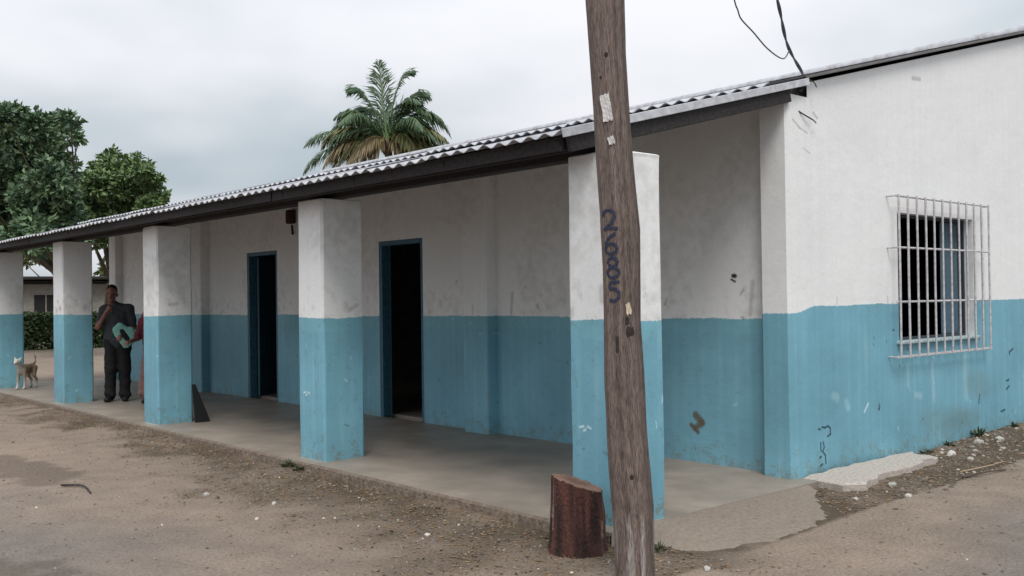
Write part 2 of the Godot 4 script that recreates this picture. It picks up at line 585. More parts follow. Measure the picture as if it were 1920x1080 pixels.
func build_litter() -> void:
	rng.seed = 77
	var spots := []
	while spots.size() < 6000:
		var x := rng.randf_range(-9.0, 3.6)
		var z := rng.randf_range(-4.0, 6.3)
		if x < 0.05 and z < 2.55: continue
		var near := Vector2(x - 4.5, z - 7.1).length()
		if near < 2.6: continue
		if x > 0.0 and x < 0.34 + 0.66 * smoothstep(0.24, 1.05, z) and z > 0.25 and z < 2.2: continue
		var li := litter_amount(x, z)
		if rng.randf() > 0.16 + li * 0.84: continue
		var s := 0.0035 + 0.010 * pow(rng.randf(), 3.0)
		if rng.randf() < 0.03: s *= 1.7
		var bs := Basis(Vector3.UP, rng.randf() * TAU).scaled(Vector3(s, s, s))
		var k := rng.randf_range(0.12, 0.30)
		if rng.randf() < 0.025: k = rng.randf_range(0.45, 0.62)
		spots.append([Transform3D(bs, Vector3(x, ground_h(x, z) + s * 0.25, z)), Color(k, k * 0.88, k * 0.76)])
	scatter("gravel", "small loose stones scattered over the yard", "gravel", pebble_mesh(4), M.vcol, spots.slice(0, 6000))
	for i in 420:
		var x := 0.08 + 0.95 * pow(rng.randf(), 1.4)
		var z := rng.randf_range(-4.7, -0.2)
		if x < 0.62 and z > -1.85: continue
		var s := rng.randf_range(0.008, 0.026)
		var bs := Basis(Vector3.UP, rng.randf() * TAU).scaled(Vector3(s, s * rng.randf_range(.6, 1.2), s))
		var k := rng.randf_range(0.10, 0.26)
		if rng.randf() < 0.12: k = rng.randf_range(.4, .55)
		spots.append([Transform3D(bs, Vector3(x, ground_h(x, z) + s * 0.1, z)), Color(k, k * 0.86, k * 0.72)])
	scatter("rubble", "crumbled earth and stone chips heaped along the gable foot", "rubble", pebble_mesh(6), M.vcol, spots.slice(6000))
	spots = []
	var tries := 0
	while spots.size() < 11000 and tries < 400000:
		tries += 1
		var x := rng.randf_range(-14.0, 2.0)
		var z := rng.randf_range(-4.4, 5.0)
		if x < 0.05 and z < 2.5: continue
		if x > 0.0 and x < 0.34 + 0.66 * smoothstep(0.24, 1.05, z) and z > 0.25 and z < 2.2: continue
		var li := litter_amount(x, z)
		if rng.randf() > li * 0.9 + 0.015: continue
		var s := rng.randf_range(0.006, 0.019) + (0.014 * rng.randf() if rng.randf() < 0.12 else 0.0)
		var bs := Basis(Vector3.UP, rng.randf() * TAU) * Basis(Vector3.RIGHT, rng.randf_range(-0.3, 0.3))
		bs = bs.scaled_local(Vector3(s, s, s * rng.randf_range(0.4, 1.0)))
		var t := rng.randf()
		var col := Color(0.16, 0.10, 0.055).lerp(Color(0.30, 0.20, 0.115), t)
		if rng.randf() < 0.2: col = Color(0.06, 0.045, 0.03)
		if rng.randf() < 0.05: col = Color(0.10, 0.13, 0.05)
		spots.append([Transform3D(bs, Vector3(x, ground_h(x, z) + 0.004, z)), col])
	for i in 260:
		var z := rng.randf_range(0.3, 2.3)
		var x := rng.randf_range(0.3, 1.05)
		var s := rng.randf_range(0.005, 0.014)
		var bs := Basis(Vector3.UP, rng.randf() * TAU).scaled_local(Vector3(s, s, s * 0.7))
		spots.append([Transform3D(bs, Vector3(x, max(ground_h(x, z), -0.05 * (x - .22)) + 0.006, z)), Color(0.15, 0.10, 0.06).lerp(Color(0.28, 0.2, 0.13), rng.randf())])
	scatter("leaf_litter", "brown dry leaves lying along the veranda kerb", "leaf litter", leaf_flake(), M.vcol, spots)

# ------------------------------------------------------------------ the building
const W_FRONT := 2.373       # front face of the columns
const COL_H := 2.448
const X_END := -15.57
const Z_REAR := -10.4
const EAVE_Z := 2.72
const EAVE_Y := 2.535
const L_SLOPE := 0.2505
const M_Y0 := 3.262
const M_SLOPE := 0.252
const M_EAVE := 0.47
const RIDGE := -5.2
func lean_y(z: float) -> float: return EAVE_Y + L_SLOPE * (EAVE_Z - z)
func main_y(z: float) -> float: return M_Y0 - M_SLOPE * z
func roof_y(z: float) -> float: return main_y(z) if z > RIDGE else main_y(2 * RIDGE - z)

func quad_wall(st: SurfaceTool, P: Callable, poly: Array, outward: Vector3, uvf: Callable) -> void:
	var pts := []
	var uvs := []
	for p in poly:
		pts.append(P.call(p)); uvs.append(uvf.call(p))
	face(st, pts, outward, uvs)

func build_building() -> void:
	var B := thing("school_building", "long white building with blue dado and open columned veranda", "building")
	var white := Color(0.915, 0.912, 0.91)
	var blue := Color(0.445, 0.65, 0.72)
	# --- gable wall (plane x = 0)
	var scribble := Color(0.10, 0.19, 0.24)
	var pale := Color(0.80, 0.88, 0.90)
	var gm := []       # marks as (-z, y)
	gm.append([1.05, 0.44, 1.12, 0.51, 0.014, pale, 0.95])
	for s in [[.30, .36, .33, .355], [.355, .372, .40, .362], [.40, .362, .45, .372], [.45, .372, .485, .35], [.485, .35, .487, .30], [.487, .30, .44, .285], [.33, .24, .335, .17], [.37, .245, .385, .20], [.385, .20, .36, .165], [.36, .165, .40, .13], [.40, .13, .408, .06], [.31, .12, .34, .125], [.32, .05, .36, .06]]:
		gm.append([s[0], s[1], s[2], s[3], 0.011, scribble, 0.9])
	for s in [[4.14, .83, 4.24, .86], [4.14, .83, 4.15, .80], [4.05, .52, 4.12, .53], [4.05, .43, 4.12, .46], [3.36, .33, 3.38, .42], [1.30, .44, 1.32, .455], [3.9, .2, 4.0, .21]]:
		gm.append([s[0], s[1], s[2], s[3], 0.016, scribble, 0.75])
	for i in 26:
		var mx := rng.randf_range(0.3, 4.6)
		var my := rng.randf_range(0.1, 1.2)
		gm.append([mx, my, mx + rng.randf_range(-.02, .03), my + rng.randf_range(-.03, .03), rng.randf_range(.006, .016), scribble if i % 2 else pale, 0.5])
	# pale runs under the window, grey damp patch low on the wall
	for s in [[2.35, .78, 2.37, .45, .05], [3.05, .85, 3.08, .42, .06], [1.85, .80, 1.86, .62, .04], [0.55, .62, 0.6, .60, .06], [0.75, .55, .78, .5, .05], [2.0, .52, 2.1, .5, .05]]:
		gm.append([s[0], s[1], s[2], s[3], s[4], pale, 0.28])
	for s in [[2.2, .26, 3.0, .24, .16], [2.6, .16, 3.3, .2, .14], [3.2, .55, 3.5, .5, .2]]:
		gm.append([s[0], s[1], s[2], s[3], s[4], Color(.42, .50, .50), 0.28])
	# dark nicks by the eave corner
	for s in [[.30, 3.02, .36, 2.98, .018], [.05, 2.86, .16, 2.83, .012], [-.05, 2.92, .05, 2.86, .016], [.10, 2.7, .2, 2.66, .008], [2.05, 3.55, 2.2, 3.56, .03], [1.5, 1.46, 1.5, 1.40, .012], [0.62, 1.40, 0.63, 1.46, .01]]:
		gm.append([s[0], s[1], s[2], s[3], s[4], Color(.55, .55, .56), 0.4])
	var gtex := paint_tex(1072, 900, -0.6, 5.4, -0.3, 4.7, white, blue, func(x): return 1.335 + 0.055 * smoothstep(-0.1, 0.24, x) + 0.004 * x, gm, 0.05, 0, false)
	M.gable = paint_mat(gtex)
	var guv := func(p: Vector2) -> Vector2: return Vector2((p.x + 0.6) / 6.0, (4.7 - p.y) / 5.0)
	var st := new_st()
	st.set_smooth_group(-1)
	var wz := [1.70, 3.29]           # window, measured back from the corner
	var wy := [1.04, 2.245]
	var top := func(q: float) -> float: return roof_y(-q) - 0.055
	for side in [0, 1]:
		var xx := 0.0 if side == 0 else -0.18
		var P := func(p: Vector2) -> Vector3: return Vector3(xx, p.y, -p.x)
		var out := Vector3(1 - 2 * side, 0, 0)
		var q0 := 0.21 if side == 0 else 0.18
		quad_wall(st, P, [Vector2(q0, -.3), Vector2(wz[0], -.3), Vector2(wz[0], top.call(wz[0])), Vector2(q0, top.call(q0))], out, guv)
		quad_wall(st, P, [Vector2(wz[0], -.3), Vector2(wz[1], -.3), Vector2(wz[1], wy[0]), Vector2(wz[0], wy[0])], out, guv)
		quad_wall(st, P, [Vector2(wz[0], wy[1]), Vector2(wz[1], wy[1]), Vector2(wz[1], top.call(wz[1])), Vector2(wz[0], top.call(wz[0]))], out, guv)
		quad_wall(st, P, [Vector2(wz[1], -.3), Vector2(5.2, -.3), Vector2(5.2, top.call(5.2)), Vector2(wz[1], top.call(wz[1]))], out, guv)
		quad_wall(st, P, [Vector2(5.2, -.3), Vector2(10.4, -.3), Vector2(10.4, top.call(10.4)), Vector2(5.2, top.call(5.2))], out, guv)
	for e in [[wz[0], -1.0], [wz[1], 1.0]]:
		var q := []
		var uu := []
		for c in [[0, wy[0]], [-.18, wy[0]], [-.18, wy[1]], [0, wy[1]]]:
			q.append(Vector3(c[0], c[1], -e[0])); uu.append(Vector2(.9, .2 + .1 * c[1]))
		face(st, q, Vector3(0, 0, e[1]), uu)
	for e in [[wy[0], 1.0], [wy[1], -1.0]]:
		face(st, [Vector3(0, e[0], -wz[0]), Vector3(-.18, e[0], -wz[0]), Vector3(-.18, e[0], -wz[1]), Vector3(0, e[0], -wz[1])], Vector3(0, e[1], 0), [Vector2(.5, .3), Vector2(.52, .3), Vector2(.52, .4), Vector2(.5, .4)])
	for q in [[0.18, 5.2], [5.2, 10.4]]:     # wall top
		face(st, [Vector3(0, top.call(q[0]), -q[0]), Vector3(-.18, top.call(q[0]), -q[0]), Vector3(-.18, top.call(q[1]), -q[1]), Vector3(0, top.call(q[1]), -q[1])], Vector3.UP, [Vector2(.5, .3), Vector2(.52, .3), Vector2(.52, .4), Vector2(.5, .4)])
	put("gable_wall", commit(st), M.gable, B)
	# corner pilaster, a little proud of both walls
	st = new_st()
	st.set_smooth_group(-1)
	var b := 0.022
	var xr := 0.028
	var ring := [Vector2(-.25, -.02), Vector2(-.25, .14 - b), Vector2(-.25 + b, .14), Vector2(xr - b, .14), Vector2(xr, .14 - b), Vector2(xr, -.205), Vector2(-.02, -.22)]
	var rows := [-0.3, -0.02, 0.05, 0.2, 0.6, 1.2, 1.9, 2.6, 3.125]
	for i in ring.size() - 1:
		for j in rows.size() - 1:
			var pts := []
			var uvs := []
			for c in [[i, j], [i + 1, j], [i + 1, j + 1], [i, j + 1]]:
				var r: Vector2 = ring[c[0]]
				var y: float = rows[c[1]]
				var flare: float = 1.0 + 0.06 * smoothstep(0.5, -0.05, y)
				var zz: float = r.y if r.y < 0 else r.y * flare
				pts.append(Vector3(r.x + (0.012 * smoothstep(.5, -.05, y) if r.x > 0 else 0.0), y, zz))
				uvs.append(Vector2((-r.y + .6 - (xr - r.x)) / 6.0, (4.7 - y) / 5.0))
			var mid2: Vector2 = (ring[i] + ring[i + 1]) * .5 - Vector2(-.15, -.03)
			face(st, pts, Vector3(mid2.x, 0, mid2.y), uvs)
	face(st, [Vector3(-.25, 3.125, -.02), Vector3(-.25, 3.125, .14), Vector3(xr, 3.125, .14), Vector3(xr, 3.125, -.21)], Vector3.UP, [Vector2(.1, .3), Vector2(.1, .3), Vector2(.1, .31), Vector2(.1, .31)])
	var cp := put("pilaster", commit(st), M.gable, B)
	meta(cp, "corner pilaster between gable and veranda wall")
	# --- front wall (plane z = 0)
	var fm := []
	for s in [[-1.05, .42, -.98, .36, .05], [-.98, .36, -1.06, .30, .04], [-1.1, .33, -1.03, .27, .03]]:
		fm.append([s[0], s[1], s[2], s[3], s[4], Color(.36, .32, .26), 0.85])
	fm.append([-.62, 1.66, -.60, 1.66, .025, Color(.08, .07, .07), 0.95])
	fm.append([-.64, 1.63, -.60, 1.61, .012, Color(.08, .07, .07), 0.8])
	for s in [[-3.55, 1.30, -3.52, 1.55, .03], [-3.9, 1.32, -3.9, 1.42, .02], [-.45, 1.33, -.42, 1.6, .03]]:
		fm.append([s[0], s[1], s[2], s[3], s[4], Color(.46, .44, .41), 0.25])
	for i in 70:
		var mx := rng.randf_range(-11, -0.3)
		var my := rng.randf_range(0.1, 1.9)
		fm.append([mx, my, mx + rng.randf_range(-.04, .04), my + rng.randf_range(-.05, .05), rng.randf_range(.006, .02), Color(.36, .36, .35) if i % 3 else pale, 0.35])
	var ftex := paint_tex(2048, 460, -15.6, 0.0, -0.1, 3.4, white, blue, func(x): return 1.295 + 0.006 * sin(x * 1.3), fm, 0.26, 131)
	M.front = paint_mat(ftex)
	var fuv := func(p: Vector2) -> Vector2: return Vector2((p.x + 15.6) / 15.6, (3.4 - p.y) / 3.5)
	var ftop := 3.135
	var doors := [[-9.82, -8.84, 2.26], [-6.115, -5.165, 2.245]]
	st = new_st()
	st.set_smooth_group(-1)
	for side in [0, 1]:
		var zz := 0.0 if side == 0 else -0.18
		var P := func(p: Vector2) -> Vector3: return Vector3(p.x, p.y, zz)
		var out := Vector3(0, 0, 1 - 2 * side)
		var cx := X_END
		for dr in doors:
			quad_wall(st, P, [Vector2(cx, -.1), Vector2(dr[0], -.1), Vector2(dr[0], ftop), Vector2(cx, ftop)], out, fuv)
			quad_wall(st, P, [Vector2(dr[0], dr[2]), Vector2(dr[1], dr[2]), Vector2(dr[1], ftop), Vector2(dr[0], ftop)], out, fuv)
			cx = dr[1]
		quad_wall(st, P, [Vector2(cx, -.1), Vector2(-.18, -.1), Vector2(-.18, ftop), Vector2(cx, ftop)], out, fuv)
	for dr in doors:
		for e in [[dr[0], 1.0], [dr[1], -1.0]]:
			face(st, [Vector3(e[0], -.1, 0), Vector3(e[0], -.1, -.18), Vector3(e[0], dr[2], -.18), Vector3(e[0], dr[2], 0)], Vector3(e[1], 0, 0), [fuv.call(Vector2(e[0], -.1)), fuv.call(Vector2(e[0] + .1, -.1)), fuv.call(Vector2(e[0] + .1, 1.2)), fuv.call(Vector2(e[0], 1.2))])
		face(st, [Vector3(dr[0], dr[2], 0), Vector3(dr[1], dr[2], 0), Vector3(dr[1], dr[2], -.18), Vector3(dr[0], dr[2], -.18)], Vector3.DOWN, [fuv.call(Vector2(dr[0], 1.1)), fuv.call(Vector2(dr[1], 1.1)), fuv.call(Vector2(dr[1], 1.0)), fuv.call(Vector2(dr[0], 1.0))])
	face(st, [Vector3(X_END, ftop, 0), Vector3(-.18, ftop, 0), Vector3(-.18, ftop, -.18), Vector3(X_END, ftop, -.18)], Vector3.UP, [Vector2(0, .1), Vector2(1, .1), Vector2(1, .12), Vector2(0, .12)])
	put("front_wall", commit(st), M.front, B)
	# pilasters along the front wall
	for pr in [[-4.22, -3.80], [-11.65, -11.23], [-15.56, -15.20]]:
		st = new_st()
		st.set_smooth_group(-1)
		var bb := 0.014
		var rg := [Vector2(pr[0], -.01), Vector2(pr[0], .14 - bb), Vector2(pr[0] + bb, .14), Vector2(pr[1] - bb, .14), Vector2(pr[1], .14 - bb), Vector2(pr[1], -.01)]
		var cen := Vector2((pr[0] + pr[1]) * .5, 0.0)
		for i in rg.size() - 1:
			var a: Vector2 = rg[i]
			var c: Vector2 = rg[i + 1]
			var m2 := (a + c) * .5 - cen
			face(st, [Vector3(a.x, -.1, a.y), Vector3(c.x, -.1, c.y), Vector3(c.x, 3.10, c.y), Vector3(a.x, 3.10, a.y)], Vector3(m2.x, 0, m2.y), [fuv.call(Vector2(a.x + a.y, -.1)), fuv.call(Vector2(c.x + c.y, -.1)), fuv.call(Vector2(c.x + c.y, 3.1)), fuv.call(Vector2(a.x + a.y, 3.1))])
		face(st, [Vector3(pr[0], 3.1, -.01), Vector3(pr[0], 3.1, .14), Vector3(pr[1], 3.1, .14), Vector3(pr[1], 3.1, -.01)], Vector3.UP, [Vector2(.1, .1), Vector2(.1, .1), Vector2(.1, .11), Vector2(.1, .11)])
		put("pilaster", commit(st), M.front, B)
	# rear wall, far gable and partitions close the rooms
	st = new_st()
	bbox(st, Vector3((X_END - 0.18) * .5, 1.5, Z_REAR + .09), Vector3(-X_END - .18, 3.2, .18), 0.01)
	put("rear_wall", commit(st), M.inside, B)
	for px in [X_END + 0.09, -4.01, -11.44]:
		st = new_st()
		st.set_smooth_group(-1)
		var poly := [Vector2(-.185, -.1), Vector2(-.185, roof_y(-.185) - .06), Vector2(RIDGE, roof_y(RIDGE) - .06), Vector2(Z_REAR + .19, roof_y(Z_REAR + .19) - .06), Vector2(Z_REAR + .19, -.1)]
		for sg in [-1.0, 1.0]:
			var pts := []
			for p in poly: pts.append(Vector3(px + sg * .085, p.y, p.x))
			face(st, pts, Vector3(sg, 0, 0))
		for i in poly.size():
			var a: Vector2 = poly[i]
			var c: Vector2 = poly[(i + 1) % poly.size()]
			var o := Vector2(c.y - a.y, -(c.x - a.x))
			face(st, [Vector3(px - .085, a.y, a.x), Vector3(px + .085, a.y, a.x), Vector3(px + .085, c.y, c.x), Vector3(px - .085, c.y, c.x)], Vector3(0, o.y, o.x) * -1.0)
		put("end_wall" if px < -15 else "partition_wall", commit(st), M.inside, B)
	# floors
	st = new_st()
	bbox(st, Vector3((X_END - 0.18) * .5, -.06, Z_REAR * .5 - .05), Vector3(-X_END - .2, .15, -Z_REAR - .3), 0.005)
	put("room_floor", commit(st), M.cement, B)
	build_veranda_floor(B)
	# --- columns
	var chalk := Color(.85, .92, .94)
	var smudge := Color(.52, .51, .49)
	for i in 5:
		var cxs := [-0.02, -3.715, -7.66, -11.32, -15.03]
		var cmk := []
		for q in 10:
			var mx := rng.randf_range(0.0, 1.8)
			var my := rng.randf_range(.1, 1.25)
			cmk.append([mx, my, mx + rng.randf_range(-.04, .04), my + rng.randf_range(-.05, .05), rng.randf_range(.005, .014), chalk if q % 2 else Color(.35, .47, .50), rng.randf_range(.3, .7)])
		for q in 4:
			var mx := rng.randf_range(0.0, 1.8)
			var my := rng.randf_range(1.36, 1.6)
			cmk.append([mx, my, mx + rng.randf_range(-.1, .1), my + rng.randf_range(0, .12), rng.randf_range(.03, .06), smudge, .28])
		if i < 2:
			for q in [[.12, .62, .16, .63], [.16, .60, .18, .61], [.20, .63, .23, .62]]: cmk.append([q[0], q[1], q[2], q[3], .012, chalk, .8])
		var ctex := paint_tex(480, 600, 0.0, 2.0, 0.0, 2.5, white, blue, func(x): return 1.335 + 0.006 * sin(x * 5.0 + i * 2.0), cmk, 0.35, 57 + i * 83)
		var cm := column_mesh(i)
		var col := put("column", cm, paint_mat(ctex), B)
		col.position = Vector3(cxs[i], 0, W_FRONT - 0.225)
	build_roof(B)
	build_doors(B, doors)
	build_window(B, wz, wy)

func column_mesh(v: int) -> ArrayMesh:
	var st := new_st()
	st.set_smooth_group(-1)
	var h := 0.2255
	var b := 0.021
	var ring := []
	var per := 0.0
	var pts := [Vector2(-h, h - b), Vector2(-h + b, h), Vector2(0, h), Vector2(h - b, h), Vector2(h, h - b), Vector2(h, 0), Vector2(h, -h + b), Vector2(h - b, -h), Vector2(0, -h), Vector2(-h + b, -h), Vector2(-h, -h + b), Vector2(-h, 0), Vector2(-h, h - b)]
	for i in pts.size():
		if i > 0: per += pts[i].distance_to(pts[i - 1])
		ring.append(per)
	var rows := [-0.12, 0.0, 0.15, 0.5, 0.9, 1.3, 1.7, 2.1, COL_H - 0.03, COL_H - 0.008, COL_H]
	var pos := func(i: int, j: int) -> Vector3:
		var p: Vector2 = pts[i % 12]
		var s := 1.0 - (0.035 if j == 10 else (0.008 if j == 9 else 0.0))
		var wob := nz.get_noise_3d((i % 12) * 37.0, j * 41.0, v * 90.0) * 0.009
		return Vector3(p.x * s + wob, rows[j], p.y * s - wob)
	for j in rows.size() - 1:
		for i in pts.size() - 1:
			var m2: Vector2 = pts[i] + pts[i + 1]
			var q := []
			var uv := []
			for c in [[i, j], [i + 1, j], [i + 1, j + 1], [i, j + 1]]:
				q.append(pos.call(c[0], c[1]))
				uv.append(Vector2((ring[c[0]] + 0.02) / 2.0 + v * 0.0, (2.5 - rows[c[1]]) / 2.5))
			face(st, [q[0], q[1], q[2]], Vector3(m2.x, 0, m2.y), [uv[0], uv[1], uv[2]])
			face(st, [q[0], q[2], q[3]], Vector3(m2.x, 0, m2.y), [uv[0], uv[2], uv[3]])
	var cap := []
	var cuv := []
	for i in 12:
		cap.append(pos.call(i, 10)); cuv.append(Vector2(.3, .05))
	face(st, cap, Vector3.UP, cuv)
	return commit(st)

func build_veranda_floor(B: Node3D) -> void:
	var st := new_st()
	st.set_smooth_group(-1)
	var kb := new_st()
	kb.set_smooth_group(-1)
	# worn, chipped front edge: a strip of short pieces with an uneven arris
	var x := -15.95
	var xs := []
	while x < 0.22:
		xs.append(x); x += rng.randf_range(0.05, 0.14)
	xs.append(0.22)
	var edge := []
	for xx in xs:
		var chip := 0.0
		var n := nz.get_noise_2d(xx * 120.0, 33.0)
		if n > 0.18: chip = (n - 0.18) * 0.12
		edge.append([2.475 - chip * 0.8 + nz.get_noise_2d(xx * 300.0, 3.0) * 0.006, 0.0 - chip * 0.3 + nz.get_noise_2d(xx * 60.0, 9.0) * 0.006])
	for i in xs.size() - 1:
		var a: float = xs[i]
		var c: float = xs[i + 1]
		var z0 := 0.0
		var ea: Array = edge[i]
		var ec: Array = edge[i + 1]
		face(st, [Vector3(a, 0.0, -.01), Vector3(c, 0.0, -.01), Vector3(c, 0.0, 2.36), Vector3(a, 0.0, 2.36)], Vector3.UP)
		face(st, [Vector3(a, 0.0, 2.36), Vector3(c, 0.0, 2.36), Vector3(c, ec[1] - .008, ec[0]), Vector3(a, ea[1] - .008, ea[0])], Vector3.UP)
		var za := ea[0] as float
		var zc := ec[0] as float
		face(kb, [Vector3(a, ea[1] - .008, za), Vector3(c, ec[1] - .008, zc), Vector3(c, -.03, zc + .012), Vector3(a, -.03, za + .012)], Vector3(0, .5, 1))
		face(kb, [Vector3(a, -.03, za + .012), Vector3(c, -.03, zc + .012), Vector3(c, -.22, 2.485), Vector3(a, -.22, 2.485)], Vector3.BACK)
	face(st, [Vector3(.22, 0, -.01), Vector3(.22, 0, 2.475), Vector3(.22, -.22, 2.485), Vector3(.22, -.22, -.01)], Vector3.RIGHT)
	face(st, [Vector3(-15.95, 0, -.01), Vector3(-15.95, 0, 2.475), Vector3(-15.95, -.22, 2.485), Vector3(-15.95, -.22, -.01)], Vector3.LEFT)
	put("veranda_floor", commit(st), M.cement, B)
	put("kerb", commit(kb), M.kerb, B)

func sheet_mesh(z0: float, z1: float, y0: float, slope: float, waves: int, period: float) -> ArrayMesh:
	# wavy sheet lying along z, its low edge at z0; top and bottom skins with end faces
	var st := new_st()
	var n := waves * 10
	var amp := 0.0135
	var th := 0.006
	var segs := 4
	for layer in 2:
		st.set_smooth_group(layer)
		for s in segs:
			for i in n:
				var q := []
				for c in [[i, s], [i + 1, s], [i + 1, s + 1], [i, s + 1]]:
					var x: float = c[0] * period / 10.0
					var z := lerpf(z0, z1, float(c[1]) / segs)
					q.append(Vector3(x, y0 + slope * (z0 - z) + amp * cos(TAU * c[0] / 10.0) - layer * th, z))
				face(st, q, Vector3.UP if layer == 0 else Vector3.DOWN)
	st.set_smooth_group(-1)
	for e in [z0, z1]:
		for i in n:
			var xa := i * period / 10.0
			var xb := (i + 1) * period / 10.0
			var ya: float = y0 + slope * (z0 - e) + amp * cos(TAU * i / 10.0)
			var yb: float = y0 + slope * (z0 - e) + amp * cos(TAU * (i + 1) / 10.0)
			face(st, [Vector3(xa, ya, e), Vector3(xb, yb, e), Vector3(xb, yb - th, e), Vector3(xa, ya - th, e)], Vector3(0, 0, 1 if e == z0 else -1))
	return commit(st)

func build_roof(B: Node3D) -> void:
	# rear slope carries the name roof; the sheets, beam, rafters and trims are its pieces
	var st := new_st()
	bbox(st, Vector3(0, 0, 0), Vector3(16.7, 0.05, 5.75), 0.01)
	var rear := put("roof", commit(st), M.sheet, B)
	rear.position = Vector3(-8.0, main_y(RIDGE) - 0.25 * 2.72 - 0.015, RIDGE - 2.78)
	rear.rotation.x = -atan(M_SLOPE)
	var inv := rear.transform.affine_inverse()
	var add := func(called: String, mesh: Mesh, m: Material, t := Transform3D()) -> MeshInstance3D:
		var o := put(called, mesh, m, rear)
		o.transform = inv * t
		return o
	var period := 0.15
	var per_sheet := 5
	var wsheet := period * per_sheet
	var low := sheet_mesh(EAVE_Z, -0.12, EAVE_Y, L_SLOPE, per_sheet, period)
	var high := sheet_mesh(M_EAVE, RIDGE - 0.02, main_y(M_EAVE), M_SLOPE, per_sheet, period)
	for i in 22:
		var x := 0.07 - wsheet * (i + 1)
		var jit := rng.randf_range(-0.03, 0.02)
		var t := Transform3D(Basis(Vector3.BACK, rng.randf_range(-.004, .004)), Vector3(x, rng.randf_range(-.003, .003) + (0.003 if i % 2 else 0.0), jit))
		add.call("corrugated_sheet", low, M.sheet, t)
	for i in 22:
		var x := 0.09 - wsheet * (i + 1)
		var t := Transform3D(Basis(), Vector3(x, rng.randf_range(-.004, .004) + (0.004 if i % 2 else 0.0), rng.randf_range(-0.02, 0.02)))
		add.call("corrugated_sheet", high, M.sheet, t)
	# ridge cap
	st = new_st()
	tube(st, [Vector3(-16.4, main_y(RIDGE) + 0.01, RIDGE), Vector3(.09, main_y(RIDGE) + .01, RIDGE)], [0.07, 0.07], 10)
	add.call("ridge_cap", commit(st), M.sheet)
	# beam resting on the columns, in lengths
	for seg in [[-15.75, -11.33], [-11.325, -7.66], [-7.655, -3.72], [-3.715, 0.0]]:
		var L: float = seg[1] - seg[0]
		st = new_st()
		bbox(st, Vector3.ZERO, Vector3(L, 0.16, 0.12), 0.008)
		add.call("beam", commit(st), M.dark_wood, Transform3D(Basis(), Vector3((seg[0] + seg[1]) * .5, COL_H + 0.081 + rng.randf_range(-.004, .004), W_FRONT - 0.20 + rng.randf_range(-.015, .015))))
	# rafters from the wall over the beam to the eave
	var ang := atan(L_SLOPE)
	var run := EAVE_Z - 0.10 - 0.0
	var raft := box_mesh(Vector3(0.07, 0.075, run / cos(ang)), 0.006)
	var rx := -0.065
	while rx > -16.0:
		var zc := 0.02 + run * .5
		add.call("rafter", raft, M.dark_wood, Transform3D(Basis(Vector3.RIGHT, ang), Vector3(rx, lean_y(zc) - 0.024 - 0.048 - 0.012, zc)))
		rx -= 1.235
	# added dark boards under the rafters, unseen, to cut bounced light in the veranda
	for k in 12:
		var zc := 0.15 + 0.205 * (k + 0.5)
		st = new_st()
		bbox(st, Vector3.ZERO, Vector3(15.8, .014, .2), .003)
		add.call("added_ceiling_board", commit(st), M.dark_wood, Transform3D(Basis(Vector3.RIGHT, ang), Vector3(-7.95, lean_y(zc) - .024 - .095 - .012 + rng.randf_range(-.002, .002), zc)))
	for k in 4:       # fascia under the eave, in lengths
		st = new_st()
		bbox(st, Vector3.ZERO, Vector3(3.93, .10, .025), .004)
		add.call("fascia_board", commit(st), M.dark_wood, Transform3D(Basis(), Vector3(-1.98 - 3.94 * k, 2.486 + rng.randf_range(-.006, .006), 2.625 + rng.randf_range(-.006, .006))))
	# purlin under the eave edge and barge strip along the open end
	st = new_st()
	bbox(st, Vector3(-7.95, lean_y(EAVE_Z - .16) - .036 - .034, EAVE_Z - .16), Vector3(15.9, .05, .06), 0.004)
	add.call("eave_batten", commit(st), M.dark_wood)
	st = new_st()
	var bl := (EAVE_Z + 0.12) / cos(ang)
	bbox(st, Vector3.ZERO, Vector3(0.012, 0.058, bl), 0.003)
	add.call("barge_strip", commit(st), M.sheet_white, Transform3D(Basis(Vector3.RIGHT, ang), Vector3(0.085, lean_y(1.31) - 0.002, 1.31)))
	# barge board under it, plain dark timber
	st = new_st()
	bbox(st, Vector3.ZERO, Vector3(0.03, 0.10, (EAVE_Z - 0.2) / cos(ang)), 0.004)
	add.call("barge_board", commit(st), M.dark_wood, Transform3D(Basis(Vector3.RIGHT, ang), Vector3(0.045, lean_y(1.38) - .085, 1.38)))
	# purlins of the main roof, seen only through doors
	for z in [-0.5, -2.0, -3.6]:
		st = new_st()
		bbox(st, Vector3(-7.9, main_y(z) - .075, z), Vector3(15.2, .06, .06), 0.004)
		add.call("purlin", commit(st), M.dark_wood)

